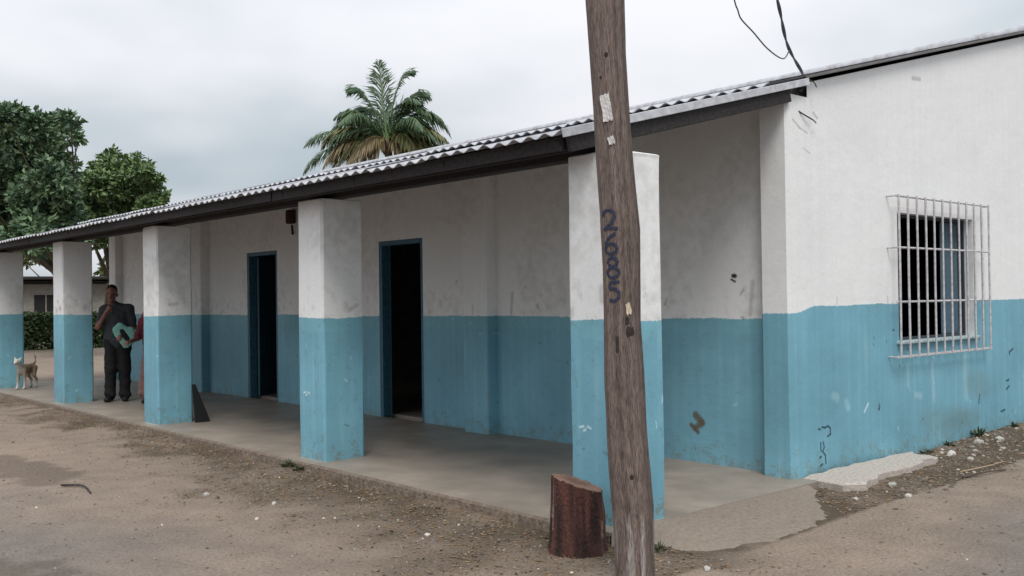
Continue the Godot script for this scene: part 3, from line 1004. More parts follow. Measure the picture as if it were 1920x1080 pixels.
func build_doors(B: Node3D, doors: Array) -> void:
	for i in doors.size():
		var d: Array = doors[i]
		var st := new_st()
		var f := 0.055
		bbox(st, Vector3(d[0] + f * .5 + .002, d[2] * .5, -.065), Vector3(f, d[2], .12), 0.005)
		bbox(st, Vector3(d[1] - f * .5 - .002, d[2] * .5, -.065), Vector3(f, d[2], .12), 0.005)
		bbox(st, Vector3((d[0] + d[1]) * .5, d[2] - f * .5 - .002, -.065), Vector3(d[1] - d[0] - 2 * f - .008, f, .12), 0.005)
		var fr := put("door_frame", commit(st), M.blue_wood, B)
		# plank leaf, swung into the room on the far jamb
		st = new_st()
		var w: float = d[1] - d[0] - 2 * f - .02
		var h: float = d[2] - f - .03
		for k in 5:
			bbox(st, Vector3(w * (k + .5) / 5.0, h * .5, 0), Vector3(w / 5.0 - .006, h, .03), 0.004)
		for yy in [0.25, 1.1, 1.95]:
			bbox(st, Vector3(w * .5, yy, -.028), Vector3(w - .06, .11, .024), 0.004)
		var leaf := put("door_leaf", commit(st), M.blue_wood, fr)
		if i == 0:      # hinged on the far jamb
			leaf.position = Vector3(d[0] + f + .012, 0.02, -.15)
			leaf.rotation.y = deg_to_rad(128.0)
		else:           # hinged on the near jamb, folded back into the room
			leaf.position = Vector3(d[1] - f - .012, 0.02, -.15)
			leaf.rotation.y = deg_to_rad(84.0)
		st = new_st()
		tube(st, smooth_pts([Vector3(w - .08, 1.0, .02), Vector3(w - .08, 1.01, .055), Vector3(w - .08, 1.12, .055), Vector3(w - .08, 1.13, .02)]), [.008, .008, .008, .008, .008, .008, .008, .008, .008, .008, .008, .008, .008], 6)
		var hd := put("handle", commit(st), M.iron, leaf.get_parent())
		hd.transform = leaf.transform

func build_window(B: Node3D, wz: Array, wy: Array) -> void:
	var st := new_st()
	var f := 0.025
	var h: float = wy[1] - wy[0]
	bbox(st, Vector3(-.12, (wy[0] + wy[1]) * .5, -wz[0] - f * .5), Vector3(.06, h - .004, f), .004)
	bbox(st, Vector3(-.12, (wy[0] + wy[1]) * .5, -wz[1] + f * .5), Vector3(.06, h - .004, f), .004)
	for yy in [wy[0] + f * .5 + .002, wy[1] - f * .5 - .002]:
		bbox(st, Vector3(-.12, yy, -(wz[0] + wz[1]) * .5), Vector3(.06, f, wz[1] - wz[0] - 2 * f - .004), .004)
	var fr := put("window_frame", commit(st), M.dark_frame, B)
	# a faded curtain drawn to the far side, just inside the opening
	st = new_st()
	st.set_smooth_group(0)
	var nc := 40
	for k in nc:
		var pa := []
		for e in [[k, 0], [k + 1, 0], [k + 1, 1], [k, 1]]:
			var fz: float = float(e[0]) / nc
			var xx: float = -.165 + .018 * sin(fz * 34.0) + .006 * sin(fz * 80.0 + e[1])
			pa.append(Vector3(xx, wy[0] + .03 if e[1] == 0 else wy[1] - .03, lerpf(-wz[1] + .03, -wz[1] + .40, fz)))
		for q in [0, 1, 2, 0, 2, 3]:
			st.add_vertex(pa[q])
	put("curtain", commit(st), M.shutter, fr)
	# sill
	st = new_st()
	bbox(st, Vector3(-.03, wy[0] - .012, -(wz[0] + wz[1]) * .5), Vector3(.16, .028, wz[1] - wz[0] + .10), .006)
	put("sill", commit(st), M.sill, B)
	# welded grille standing off the wall
	st = new_st()
	var gx := 0.085
	var z0 := -1.545
	var z1 := -3.445
	var y0 := 0.905
	var y1 := 2.385
	bbox(st, Vector3(gx, y0, (z0 + z1) * .5), Vector3(.014, .022, z0 - z1 + .10), .002)
	var gr := put("window_grille", commit(st), M.grille, B)
	meta(gr, "white welded bar grille standing off the wall")
	var bar := func(a: Vector3, b: Vector3, r: float) -> void:
		var s := new_st()
		tube(s, [a, (a + b) * .5 + Vector3(rng.randf_range(-.003, .003), 0, rng.randf_range(-.003, .003)), b], [r, r, r], 6)
		put("bar", commit(s), M.grille, gr)
	for y in [1.41, 1.91, y1]:
		bar.call(Vector3(gx, y, z0 + .03), Vector3(gx, y, z1 - .03), .0105)
	for i in 12:
		var z := lerpf(z0, z1, i / 11.0)
		bar.call(Vector3(gx + .014, y0 - .01, z), Vector3(gx + .014, y1 + .012, z), .0112)
	for z in [z0 + .04, z1 - .04]:
		for y in [y0, 1.91, y1]:
			bar.call(Vector3(gx, y, z), Vector3(-.03, y, z), .009)

# ------------------------------------------------------------------ street things
func pole_line() -> Array:
	# height, centre x, centre z, radius (measured where the pole stands)
	var rows := [[0.0175, 1.0315, 3.167, .1052], [.1855, 1.0315, 3.1695, .1042], [.3825, 1.0305, 3.1745, .1112], [.5795, 1.022, 3.1875, .1123], [.8055, 1.0155, 3.1985, .1084], [1.0865, 1.0115, 3.207, .1066], [1.368, 1.009, 3.2145, .097], [1.649, 1.011, 3.217, .0985], [1.846, 1.010, 3.2215, .1045], [1.9305, 1.008, 3.2255, .1017], [2.212, .998, 3.242, .0985], [2.4935, .9915, 3.253, .096], [2.775, .984, 3.266, .0971], [3.0565, .9805, 3.275, .1038]]
	var k := 5.42 / 5.2
	var out := [[Vector3(.885, -.5, 3.0), .112]]
	for r in rows:
		out.append([CAM + (Vector3(r[1], r[0], r[2]) - CAM) * k, r[3] * k])
	var p: Vector3 = out[-1][0]
	out.append([p + Vector3(-.02, 1.0, .03), .098])
	out.append([p + Vector3(-.04, 2.2, .06), .092])
	out.append([p + Vector3(-.05, 3.3, .08), .088])
	return out

var pole_pts := []
func pole_at(y: float) -> Array:
	for i in pole_pts.size() - 1:
		if pole_pts[i + 1][0].y >= y:
			var t: float = (y - pole_pts[i][0].y) / (pole_pts[i + 1][0].y - pole_pts[i][0].y)
			return [pole_pts[i][0].lerp(pole_pts[i + 1][0], t), lerpf(pole_pts[i][1], pole_pts[i + 1][1], t)]
	return pole_pts[-1]

func pole_r(a: float, y: float) -> float:
	var ca := cos(a)
	var sa := sin(a)
	var k := 1.0 + nz.get_noise_3d(ca * 60.0, y * 55.0, sa * 60.0) * 0.07
	var crack := nz.get_noise_3d(ca * 330.0, y * 26.0, sa * 330.0)
	k += clampf(crack, -0.6, 0.25) * 0.05
	k += nz.get_noise_3d(ca * 120.0 + 9, y * 260.0, sa * 120.0) * 0.012
	return k

# angle 0 faces the camera; positive turns towards the right of the picture
func pole_surface(side: float, y: float, proud: float) -> Vector3:
	var c: Array = pole_at(y)
	var to_cam := Vector3(CAM.x - c[0].x, 0, CAM.z - c[0].z).normalized()
	var right := Vector3.UP.cross(to_cam)
	var dir := to_cam * cos(side) + right * sin(side)
	var a := atan2(dir.z, dir.x)
	return c[0] + dir * (c[1] * pole_r(a, y) + proud)

func build_pole() -> void:
	pole_pts = pole_line()
	var base: Vector3 = pole_at(-0.09)[0]
	var pole := thing("utility_pole", "bent weathered wooden pole with blue hand painted number", "pole", Vector3(base.x, ground_h(base.x, base.z), base.z))
	var st := new_st()
	st.set_smooth_group(0)
	var n := 56
	var ys := []
	var y := -0.45
	while y < 3.3: ys.append(y); y += 0.022
	while y < 6.35: ys.append(y); y += 0.1
	for j in ys.size() - 1:
		for i in n:
			for c in [[i, j], [i + 1, j], [i + 1, j + 1], [i, j], [i + 1, j + 1], [i, j + 1]]:
				var a = TAU * (c[0] % n) / n
				var p: Array = pole_at(ys[c[1]])
				st.set_uv(Vector2(float(c[0]) / n, ys[c[1]] * 0.5))
				var k := pole_r(a, ys[c[1]])
				var tint := clampf(0.58 + nz.get_noise_3d(cos(a) * 240.0 + 31.0, ys[c[1]] * 22.0, sin(a) * 240.0) * 0.9 + nz.get_noise_3d(cos(a) * 40, ys[c[1]] * 30.0, sin(a) * 40) * 0.35, 0.05, 1.0)
				var col := Color(0.085, 0.060, 0.050).lerp(Color(0.25, 0.190, 0.168), tint)
				# bleached, lime-splashed foot of the pole
				var lime := clampf((nz.get_noise_3d(cos(a) * 150.0, ys[c[1]] * 60.0, sin(a) * 150.0 + 40.0) - 0.02) * 7.0, 0, 1) * smoothstep(0.34, 0.22, ys[c[1]])
				col = col.lerp(Color(0.42, 0.38, 0.37), lime * 0.8)
				st.set_color(col)
				st.add_vertex(p[0] + Vector3(cos(a), 0, sin(a)) * p[1] * k)
	var inv := pole.transform.affine_inverse()
	var shaft := put("shaft", commit(st), M.pole, pole)
	shaft.transform = inv
	# knots
	for kn in [[0.42, 1.30, .026], [-.1, 2.80, .014], [-.5, 2.68, .012], [.1, .52, .014]]:
		st = new_st()
		var c := pole_surface(kn[0], kn[1], 0.0)
		var o = (c - pole_at(kn[1])[0]).normalized()
		var tng := Vector3.UP.cross(o)
		var rim := []
		for i in 9:
			var a := TAU * i / 8.0
			rim.append(c + (tng * cos(a) + Vector3.UP * sin(a) * 1.5) * kn[2] - o * .004)
		for i in 8:
			face(st, [rim[i], rim[i + 1], c + o * 0.009], o)
		put("knot", commit(st), M.knot, pole).transform = inv
	# the number 2685, brushed in dark blue down the pole; strokes as (right, up) inside a cell 0.1 by 0.13 m
	var glyphs := [
		[[[-.36, .22], [-.30, .46], [-.02, .55], [.26, .42], [.28, .12], [.02, -.22], [-.34, -.48]], [[-.34, -.48], [0.0, -.42], [.45, -.46]]],
		[[[.26, .54], [-.02, .40], [-.24, .12], [-.34, -.20]], [[-.34, -.20], [-.26, -.46], [.0, -.54], [.26, -.42], [.30, -.16], [.06, .02], [-.22, -.06], [-.34, -.22]]],
		[[[.0, .04], [-.24, .18], [-.24, .42], [.0, .55], [.24, .42], [.24, .18], [.0, .04]], [[.0, .04], [-.30, -.14], [-.28, -.42], [.0, -.55], [.28, -.42], [.30, -.14], [.0, .04]]],
		[[[.34, .52], [-.22, .48]], [[-.22, .48], [-.25, .10]], [[-.25, .10], [.04, .14], [.28, -.06], [.24, -.38], [-.02, -.53], [-.28, -.44]]],
	]
	for g in glyphs.size():
		var yc := 1.905 - g * 0.128
		var sc := -0.52 + g * 0.035
		st = new_st()
		st.set_smooth_group(-1)
		for stroke in glyphs[g]:
			var pts := []
			for q in stroke: pts.append(Vector2(q[0], q[1]))
			pts = smooth_pts(pts, 5)
			var L := []
			var R := []
			for i in pts.size():
				var t: Vector2 = (pts[min(i + 1, pts.size() - 1)] - pts[max(i - 1, 0)]).normalized()
				var w := 0.0075 * (1.0 + 0.25 * sin(i * 1.7 + g))
				var off := Vector2(-t.y, t.x) * w
				var c2 := Vector2(pts[i].x * 0.105, pts[i].y * 0.100)
				for e in [[L, c2 + off], [R, c2 - off]]:
					var v: Vector2 = e[1]
					e[0].append(pole_surface(sc + v.x / 0.105, yc + v.y, 0.0035))
			for i in pts.size() - 1:
				var o: Vector3 = CAM - L[i]
				face(st, [L[i], R[i], R[i + 1]], o)
				face(st, [L[i], R[i + 1], L[i + 1]], o)
		put("painted_digit", commit(st), M.blue_ink, pole).transform = inv
	# paper notice and scraps nailed to it
	var notice := func(called: String, label: String, s0: float, s1: float, y0: float, y1: float, skew: float, m: Material) -> void:
		var s := new_st()
		s.set_smooth_group(-1)
		var nx := 5
		var ny := 6
		var grid := []
		for j in ny + 1:
			for i in nx + 1:
				var fx := float(i) / nx
				var fy := float(j) / ny
				var curl := 0.006 + 0.010 * pow(absf(fx - .5) * 2.0, 2.0) * fy + 0.004 * sin(fx * 9.0 + fy * 7.0)
				grid.append(pole_surface(lerpf(s0, s1, fx) + skew * fy, lerpf(y0, y1, 1.0 - fy) + (fx - .5) * 0.012 + 0.006 * sin(fx * 14.0) * (1.0 if j == 0 or j == ny else 0.0), curl))
		for j in ny:
			for i in nx:
				var q := [grid[j * (nx + 1) + i], grid[j * (nx + 1) + i + 1], grid[(j + 1) * (nx + 1) + i + 1], grid[(j + 1) * (nx + 1) + i]]
				face(s, [q[0], q[1], q[2]], CAM - q[0])
				face(s, [q[0], q[2], q[3]], CAM - q[0])
		var o := put(called, commit(s), m, self)
		meta(o, label, "paper")
	notice.call("paper_notice", "torn white paper notice nailed high on the wooden pole", -.58, -.10, 2.44, 2.585, 0.16, M.paper)
	notice.call("paper_scrap", "small white paper scrap stuck below the torn notice on pole", -.30, 0.0, 2.315, 2.355, 0.1, M.paper)
	notice.call("paper_scrap", "tiny cream scrap on pole beneath the painted number", .20, .42, 1.395, 1.455, 0.05, M.cream)
	# the bare bolt hole and strap scar
	st = new_st()
	for e in [[.30, 1.36, .012, .02], [-.28, 1.235, .008, .045], [-.05, 2.345, .007, .015]]:
		var c := pole_surface(e[0], e[1], 0.0)
		var o = (c - pole_at(e[1])[0]).normalized()
		var bs := Basis(Vector3.UP.cross(o), Vector3.UP, o)
		bbox(st, c, Vector3(e[2] * 2, e[3] * 2, .008), .003, bs)
	put("bolt_scar", commit(st), M.dark_wood, pole).transform = inv
	# cables from the pole top to the roof corner
	var hook := Vector3(0.05, 3.235, -0.105)
	var top: Vector3 = pole_at(6.15)[0] + Vector3(-.03, 0, -.09)
	var cable := func(label: String, pts: Array, r: float, twist: bool) -> void:
		var s := new_st()
		var q := smooth_pts(pts, 14)
		if twist:
			for ph in [0.0, PI]:
				var w := []
				var rr := []
				var L := 0.0
				for i in q.size():
					if i > 0: L += q[i].distance_to(q[i - 1])
					w.append(q[i] + Vector3(cos(L * 16.0 + ph), 0, sin(L * 16.0 + ph)) * r * 0.95)
					rr.append(r)
				tube(s, w, rr, 6)
		else:
			var rr := []
			for i in q.size(): rr.append(r)
			tube(s, q, rr, 6)
		meta(put("overhead_cable", commit(s), M.cable, self), label, "cable", "cables from pole to roof corner")
	var dirv := top - hook
	cable.call("thick twisted grey cable rising from roof corner to pole top", [hook, hook + dirv * .02 + Vector3(.0, .015, 0), hook + dirv * .10 + Vector3(-.02, -.03, .01), hook + dirv * .2 + Vector3(.02, -.02, 0), hook + dirv * .35 + Vector3(.03, -.06, 0), hook + dirv * .6 + Vector3(0, -.08, 0), hook + dirv * .8 + Vector3(0, -.05, 0), top], .0075, true)
	cable.call("thin slack cable looping from roof corner towards pole top", [hook + dirv * .085 + Vector3(-.02, -.03, .01), at(1468, 110, 7.7), at(1440, 92, 7.4), at(1412, 60, 7.2), at(1390, 36, 7.05), at(1383, 18, 6.95), at(1376, -4, 6.85), at(1350, -120, 6.5), top + Vector3(-.02, -.25, 0)], .0055, false)
	# iron bracket that holds the cable at the wall corner
	var br := thing("cable_bracket", "small rusty iron bracket holding cables at roof corner", "bracket", hook)
	st = new_st()
	tube(st, smooth_pts([Vector3(-.06, -.05, 0), Vector3(-.01, -.03, .0), Vector3(.02, .02, .0), Vector3(.0, .05, .02)]), [.008, .008, .008, .008, .008, .008, .008, .008, .008, .008, .008, .008, .008], 6)
	put("hook", commit(st), M.iron, br)
	st = new_st()
	bbox(st, Vector3(-.045, -.02, 0), Vector3(.012, .09, .05), .003)
	put("plate", commit(st), M.iron, br)
	st = new_st()
	tube(st, smooth_pts([Vector3(0, .04, .02), Vector3(.04, .01, -.06), Vector3(.02, -.02, -.14)]), [.005, .005, .005, .005, .005, .005, .005, .005, .005], 5)
	tube(st, smooth_pts([Vector3(-.04, -.22, .1), Vector3(.0, -.27, .0), Vector3(.01, -.3, -.1), Vector3(-.02, -.31, -.19)]), [.005, .006, .006, .006, .006, .006, .006, .006, .005, .005, .005, .005, .004], 5)
	put("loose_wire", commit(st), M.iron, br)

func build_stump() -> void:
	var c := Vector3(0.115, 0, 2.675)
	var o := thing("tree_stump", "short reddish brown sawn log standing against the end column", "stump", Vector3(c.x, ground_h(c.x, c.z) - 0.01, c.z))
	var st := new_st()
	st.set_smooth_group(0)
	var n := 72
	var rows := 16
	var P := func(i: int, j: int) -> Vector3:
		var a := TAU * (i % n) / n
		var f := float(j) / rows
		var r := 0.178 - 0.02 * f + 0.008 * smoothstep(.25, 0, f)
		r *= 1.0 + 0.05 * cos(a * 3.0 + 1.0) + 0.035 * cos(a * 7.0 + 0.4) + 0.10 * nz.get_noise_2d(cos(a) * 120.0, sin(a) * 120.0 + 20.0)
		r += 0.010 * nz.get_noise_3d(cos(a) * 260.0, f * 160.0, sin(a) * 260.0 + 70.0)
		r += 0.026 * clampf(nz.get_noise_3d(cos(a) * 520.0, f * 40.0, sin(a) * 520.0), -.5, .3)
		var h := f * (0.435 - 0.05 * (cos(a) * cam_r.x + sin(a) * cam_r.z) + 0.012 * nz.get_noise_2d(cos(a) * 300.0, sin(a) * 300.0))
		return Vector3(cos(a) * r, h, sin(a) * r)
	for j in rows:
		for i in n:
			for q in [[i, j], [i + 1, j], [i + 1, j + 1], [i, j], [i + 1, j + 1], [i, j + 1]]:
				var a = TAU * (q[0] % n) / n
				var t := clampf(0.5 + nz.get_noise_3d(cos(a) * 330.0, q[1] * 4.0, sin(a) * 330.0 + 9.0) * 1.5, 0, 1)
				var col := Color(0.035, 0.018, 0.016).lerp(Color(0.155, 0.06, 0.047), t)
				if nz.get_noise_3d(cos(a) * 210.0 + 4.0, q[1] * 6.0, sin(a) * 210.0) > 0.36: col = Color(.33, .23, .19)
				st.set_color(col)
				st.add_vertex(P.call(q[0], q[1]))
	put("trunk", commit(st), M.stump, o)
	st = new_st()
	st.set_smooth_group(0)
	var rings := 7
	for k in rings:
		for i in n:
			for q in [[i, k], [i + 1, k], [i + 1, k + 1], [i, k], [i + 1, k + 1], [i, k + 1]]:
				var e: Vector3 = P.call(q[0], rows)
				var f := float(q[1]) / rings
				var p := Vector3(e.x * f * 1.012, lerpf(0.435, e.y, f) + 0.007 * sin(q[0] * 2.1 + q[1]) * f * (1.0 - f) + (0.006 if f < 1.0 else -.002), e.z * f * 1.012)
				var t := 0.5 + 0.3 * sin(f * 38.0) + nz.get_noise_2d(p.x * 500.0, p.z * 500.0) * .4
				st.set_color(Color(0.15, 0.078, 0.058).lerp(Color(0.31, 0.19, 0.14), clampf(t, 0, 1)))
				st.add_vertex(p)
	var cut := put("sawn_top", commit(st), M.stump, o)
	meta(cut, "paler sawn top face")

func slab_mesh(poly: Array, th: float, bumps: float) -> ArrayMesh:
	var st := new_st()
	st.set_smooth_group(-1)
	var ctr := Vector2.ZERO
	for p in poly: ctr += p
	ctr /= poly.size()
	var ring := []
	for i in poly.size():
		for s in 4:
			var p: Vector2 = poly[i].lerp(poly[(i + 1) % poly.size()], s / 4.0)
			p += Vector2(nz.get_noise_2d(p.x * 300, p.y * 300), nz.get_noise_2d(p.x * 300 + 50, p.y * 300)) * bumps
			ring.append(p)
	var n := ring.size()
	for i in n:
		var a: Vector2 = ring[i]
		var b: Vector2 = ring[(i + 1) % n]
		var ai := a.lerp(ctr, 0.05)
		var bi := b.lerp(ctr, 0.05)
		var lift := func(p: Vector2) -> float: return th + nz.get_noise_2d(p.x * 150, p.y * 150) * 0.008
		face(st, [Vector3(ctr.x, lift.call(ctr), ctr.y), Vector3(ai.x, lift.call(ai), ai.y), Vector3(bi.x, lift.call(bi), bi.y)], Vector3.UP)
		face(st, [Vector3(ai.x, lift.call(ai), ai.y), Vector3(a.x, th - .014, a.y), Vector3(b.x, th - .014, b.y), Vector3(bi.x, lift.call(bi), bi.y)], Vector3.UP)
		var o := (a + b) * .5 - ctr
		face(st, [Vector3(a.x, th - .014, a.y), Vector3(b.x, th - .014, b.y), Vector3(b.x, -.08, b.y), Vector3(a.x, -.08, a.y)], Vector3(o.x, 0, o.y))
	return commit(st)

func build_apron() -> void:
	# cement apron falling from the end of the veranda to the yard
	var st := new_st()
	st.set_smooth_group(-1)
	var nx := 22
	var nzz := 60
	var P := func(i: int, j: int) -> Vector3:
		var v := float(j) / nzz
		var u := float(i) / nx
		var z := lerpf(0.24, 2.26, v)
		var reach := 0.30 + 0.66 * smoothstep(0.0, 0.42, v) - 0.30 * smoothstep(.72, 1.0, v)
		reach += nz.get_noise_2d(z * 110.0, 4.0) * 0.09 + nz.get_noise_2d(z * 420.0, 14.0) * 0.05
		var x := 0.221 + (reach - .2) * u
		var y := lerpf(-0.004, ground_h(x, z) + 0.006 * (1.0 - u) - 0.012 * smoothstep(.75, 1.0, u) + 0.01 * nz.get_noise_2d(x * 300.0, z * 300.0), smoothstep(0.0, 0.9, u))
		if i == nx or j == nzz: y = ground_h(x, z) - 0.06
		elif j > nzz - 8 and i > 0: y = lerpf(y, ground_h(x, z) - 0.004, smoothstep(nzz - 8.0, nzz - 1.0, j))
		return Vector3(x, y + nz.get_noise_2d(x * 90, z * 90) * .004, z + (u * .1) * (v - .5))
	for j in nzz:
		for i in nx:
			var q := [P.call(i, j), P.call(i + 1, j), P.call(i + 1, j + 1), P.call(i, j + 1)]
			face(st, [q[0], q[1], q[2]], Vector3.UP)
			face(st, [q[0], q[2], q[3]], Vector3.UP)
	var o := put("pavement", commit(st), M.cement_pale, self)
	meta(o, "pale cement apron sloping off the end of veranda", "", "", "structure")
	var poly := [Vector2(.03, .16), Vector2(.03, -.40), Vector2(.02, -1.0), Vector2(.02, -1.72), Vector2(.33, -1.58), Vector2(.40, -1.0), Vector2(.37, -.6), Vector2(.52, .02), Vector2(.44, .2)]
	for i in poly.size(): poly[i] -= Vector2(.2, -.7)
	var sl := put("concrete_slab", slab_mesh(poly, 0.048, 0.075), M.cement_white, self)
	sl.position = Vector3(.225, -.03, -.7 - .08)
	meta(sl, "broken pale concrete slab lying at foot of gable wall", "slab")

func build_stones() -> void:
	rng.seed = 12
	var meshes := [pebble_mesh(1), pebble_mesh(2), pebble_mesh(3)]
	var list := [[.31, -2.05, .05], [.42, -2.3, .035], [.55, -1.9, .04], [.25, -2.75, .055], [.35, -3.0, .06], [.62, -.35, .045], [.9, -.05, .03], [.7, .35, .028], [.95, 2.45, .028], [1.15, 2.55, .022], [-2.6, 3.35, .026], [-2.2, 3.7, .02], [-.9, 3.1, .024], [-3.3, 3.6, .03], [.55, -2.6, .03], [.8, -3.4, .045]]
	for s in list:
		var m := mat(Color(.62, .58, .53).linear_to_srgb() * rng.randf_range(.8, 1.0), .9)
		var o := put("stone", meshes[rng.randi() % 3], m, self)
		o.position = Vector3(s[0], ground_h(s[0], s[1]) + s[2] * .28, s[1])
		o.scale = Vector3.ONE * s[2]
		o.rotation.y = rng.randf() * TAU
		var where := "pale stone on the sand in front of the veranda kerb"
		var grp := "pale stones before the veranda"
		if s[1] < -1.8:
			where = "pale stone in the litter below the barred window"
			grp = "pale stones below the window"
		elif s[1] < 0.6:
			where = "pale stone in the earth beside the broken slab"
			grp = "pale stones beside the slab"
		elif s[0] > 0.5:
			where = "small pale stone between pole and cement apron"
			grp = "pale stones by the pole"
		meta(o, where, "stone", grp)
	# a dropped stick and a dead palm stalk by the gable
	var stick := func(label: String, pts: Array, r: float, m: Material) -> void:
		var st := new_st()
		var q := smooth_pts(pts, 4)
		var rr := []
		for i in q.size(): rr.append(r * (1.0 - .4 * i / q.size()))
		tube(st, q, rr, 6)
		meta(put("stick", commit(st), m, self), label, "stick")
	var g := func(x: float, z: float, up: float) -> Vector3: return Vector3(x, ground_h(x, z) + up, z)
	stick.call("pale dry stick lying on the earth near barred window", [g.call(.75, -1.25, .02), g.call(.83, -1.55, .03), g.call(.84, -1.9, .02)], .006, M.straw)
	stick.call("dark rotten branch lying beside the pale dry stick", [g.call(.86, -1.05, .012), g.call(.93, -1.3, .028), g.call(.98, -1.6, .012)], .010, M.bark)
	stick.call("thin twig lying on sand in front of second column", [g.call(-4.6, 4.35, .012), g.call(-4.35, 4.25, .02), g.call(-4.05, 4.28, .01)], .009, M.dark_wood)

func build_weeds() -> void:
	rng.seed = 31
	var make := func(pos: Vector3, h: float, n: int, label: String) -> void:
		var o := thing("weed", label, "weed", pos, rng.randf() * TAU, "weeds at wall foot")
		var st := new_st()
		st.set_smooth_group(-1)
		for i in n:
			var a := rng.randf() * TAU
			var lean := rng.randf_range(.2, 1.1)
			var L := h * rng.randf_range(.6, 1.1)
			var d := Vector3(cos(a) * sin(lean), cos(lean), sin(a) * sin(lean))
			var s := Vector3(-sin(a), 0, cos(a)) * L * rng.randf_range(.06, .13)
			var b := Vector3(cos(a), 0, sin(a)) * rng.randf_range(0, .03)
			var m := b + d * L * .55
			var tip := b + d * L + Vector3(0, -L * .25 * lean, 0)
			st.set_color(Color(.03, .045, .02).lerp(Color(.075, .095, .035), rng.randf()))
			face(st, [b, m + s, tip], Vector3.UP)
			face(st, [b, tip, m - s], Vector3.UP)
		put("leaves", commit(st), M.leaf, o)
	for w in [[-3.90, 2.52, .10, 26, "larger green weed at foot of column between the doorways"], [-3.70, 2.53, .09, 22, "smaller green weed at foot of column between the doorways"], [.27, 2.30, .10, 30, "dark green weed touching the end column by the apron"], [.46, 2.30, .07, 22, "short dark weed at the edge of the cement apron"], [.10, -2.45, .07, 30, "low weed against gable wall below the middle of barred window"], [.08, -3.15, .12, 30, "tallest dark weed against gable wall below barred window"], [.10, -2.0, .07, 30, "tiny weed by the end of the broken slab"], [.12, -3.9, .08, 30, "small weed at wall foot past the barred window"], [.12, -4.5, .09, 30, "bushy weed farthest along the gable wall foot"]]:
		make.call(Vector3(w[0], ground_h(w[0], w[1]), w[1]), w[2], w[3], w[4])

func build_small_things() -> void:
	# dark board propped behind the third column
	var o := thing("leaning_board", "black tapered board leaning against the column beside the people", "board", Vector3(-7.36, 0, 1.93))
	var st := new_st()
	st.set_smooth_group(-1)
	var w := .17
	for sg in [-1.0, 1.0]:
		face(st, [Vector3(.015 * sg + .05, 0, -w), Vector3(.015 * sg + .05, 0, .02), Vector3(.012 * sg - .04, .47, .02), Vector3(.012 * sg - .04, .47, -.02)], Vector3(sg, .1, 0))
	face(st, [Vector3(.035, 0, -w), Vector3(.065, 0, -w), Vector3(-.028, .47, -.02), Vector3(-.052, .47, -.02)], Vector3(0, .3, -1))
	face(st, [Vector3(.035, 0, .02), Vector3(.065, 0, .02), Vector3(-.028, .47, .02), Vector3(-.052, .47, .02)], Vector3(0, 0, 1))
	put("plank", commit(st), M.black, o)
	# rusty box and pipe high on the veranda wall
	o = thing("wall_box", "small rust brown metal box high on veranda wall", "box", Vector3(-8.31, 2.66, 0.0))
	st = new_st()
	bbox(st, Vector3(0, .06, .055), Vector3(.15, .20, .09), .012)
	put("case", commit(st), M.rust, o)
	st = new_st()
	bbox(st, Vector3(0, .06, .104), Vector3(.11, .15, .008), .003)
	put("cover", commit(st), M.rust, o)
	st = new_st()
	tube(st, [Vector3(.03, -.06, .05), Vector3(.03, -.2, .04)], [.018, .018], 8)
	put("pipe", commit(st), M.rust, o)

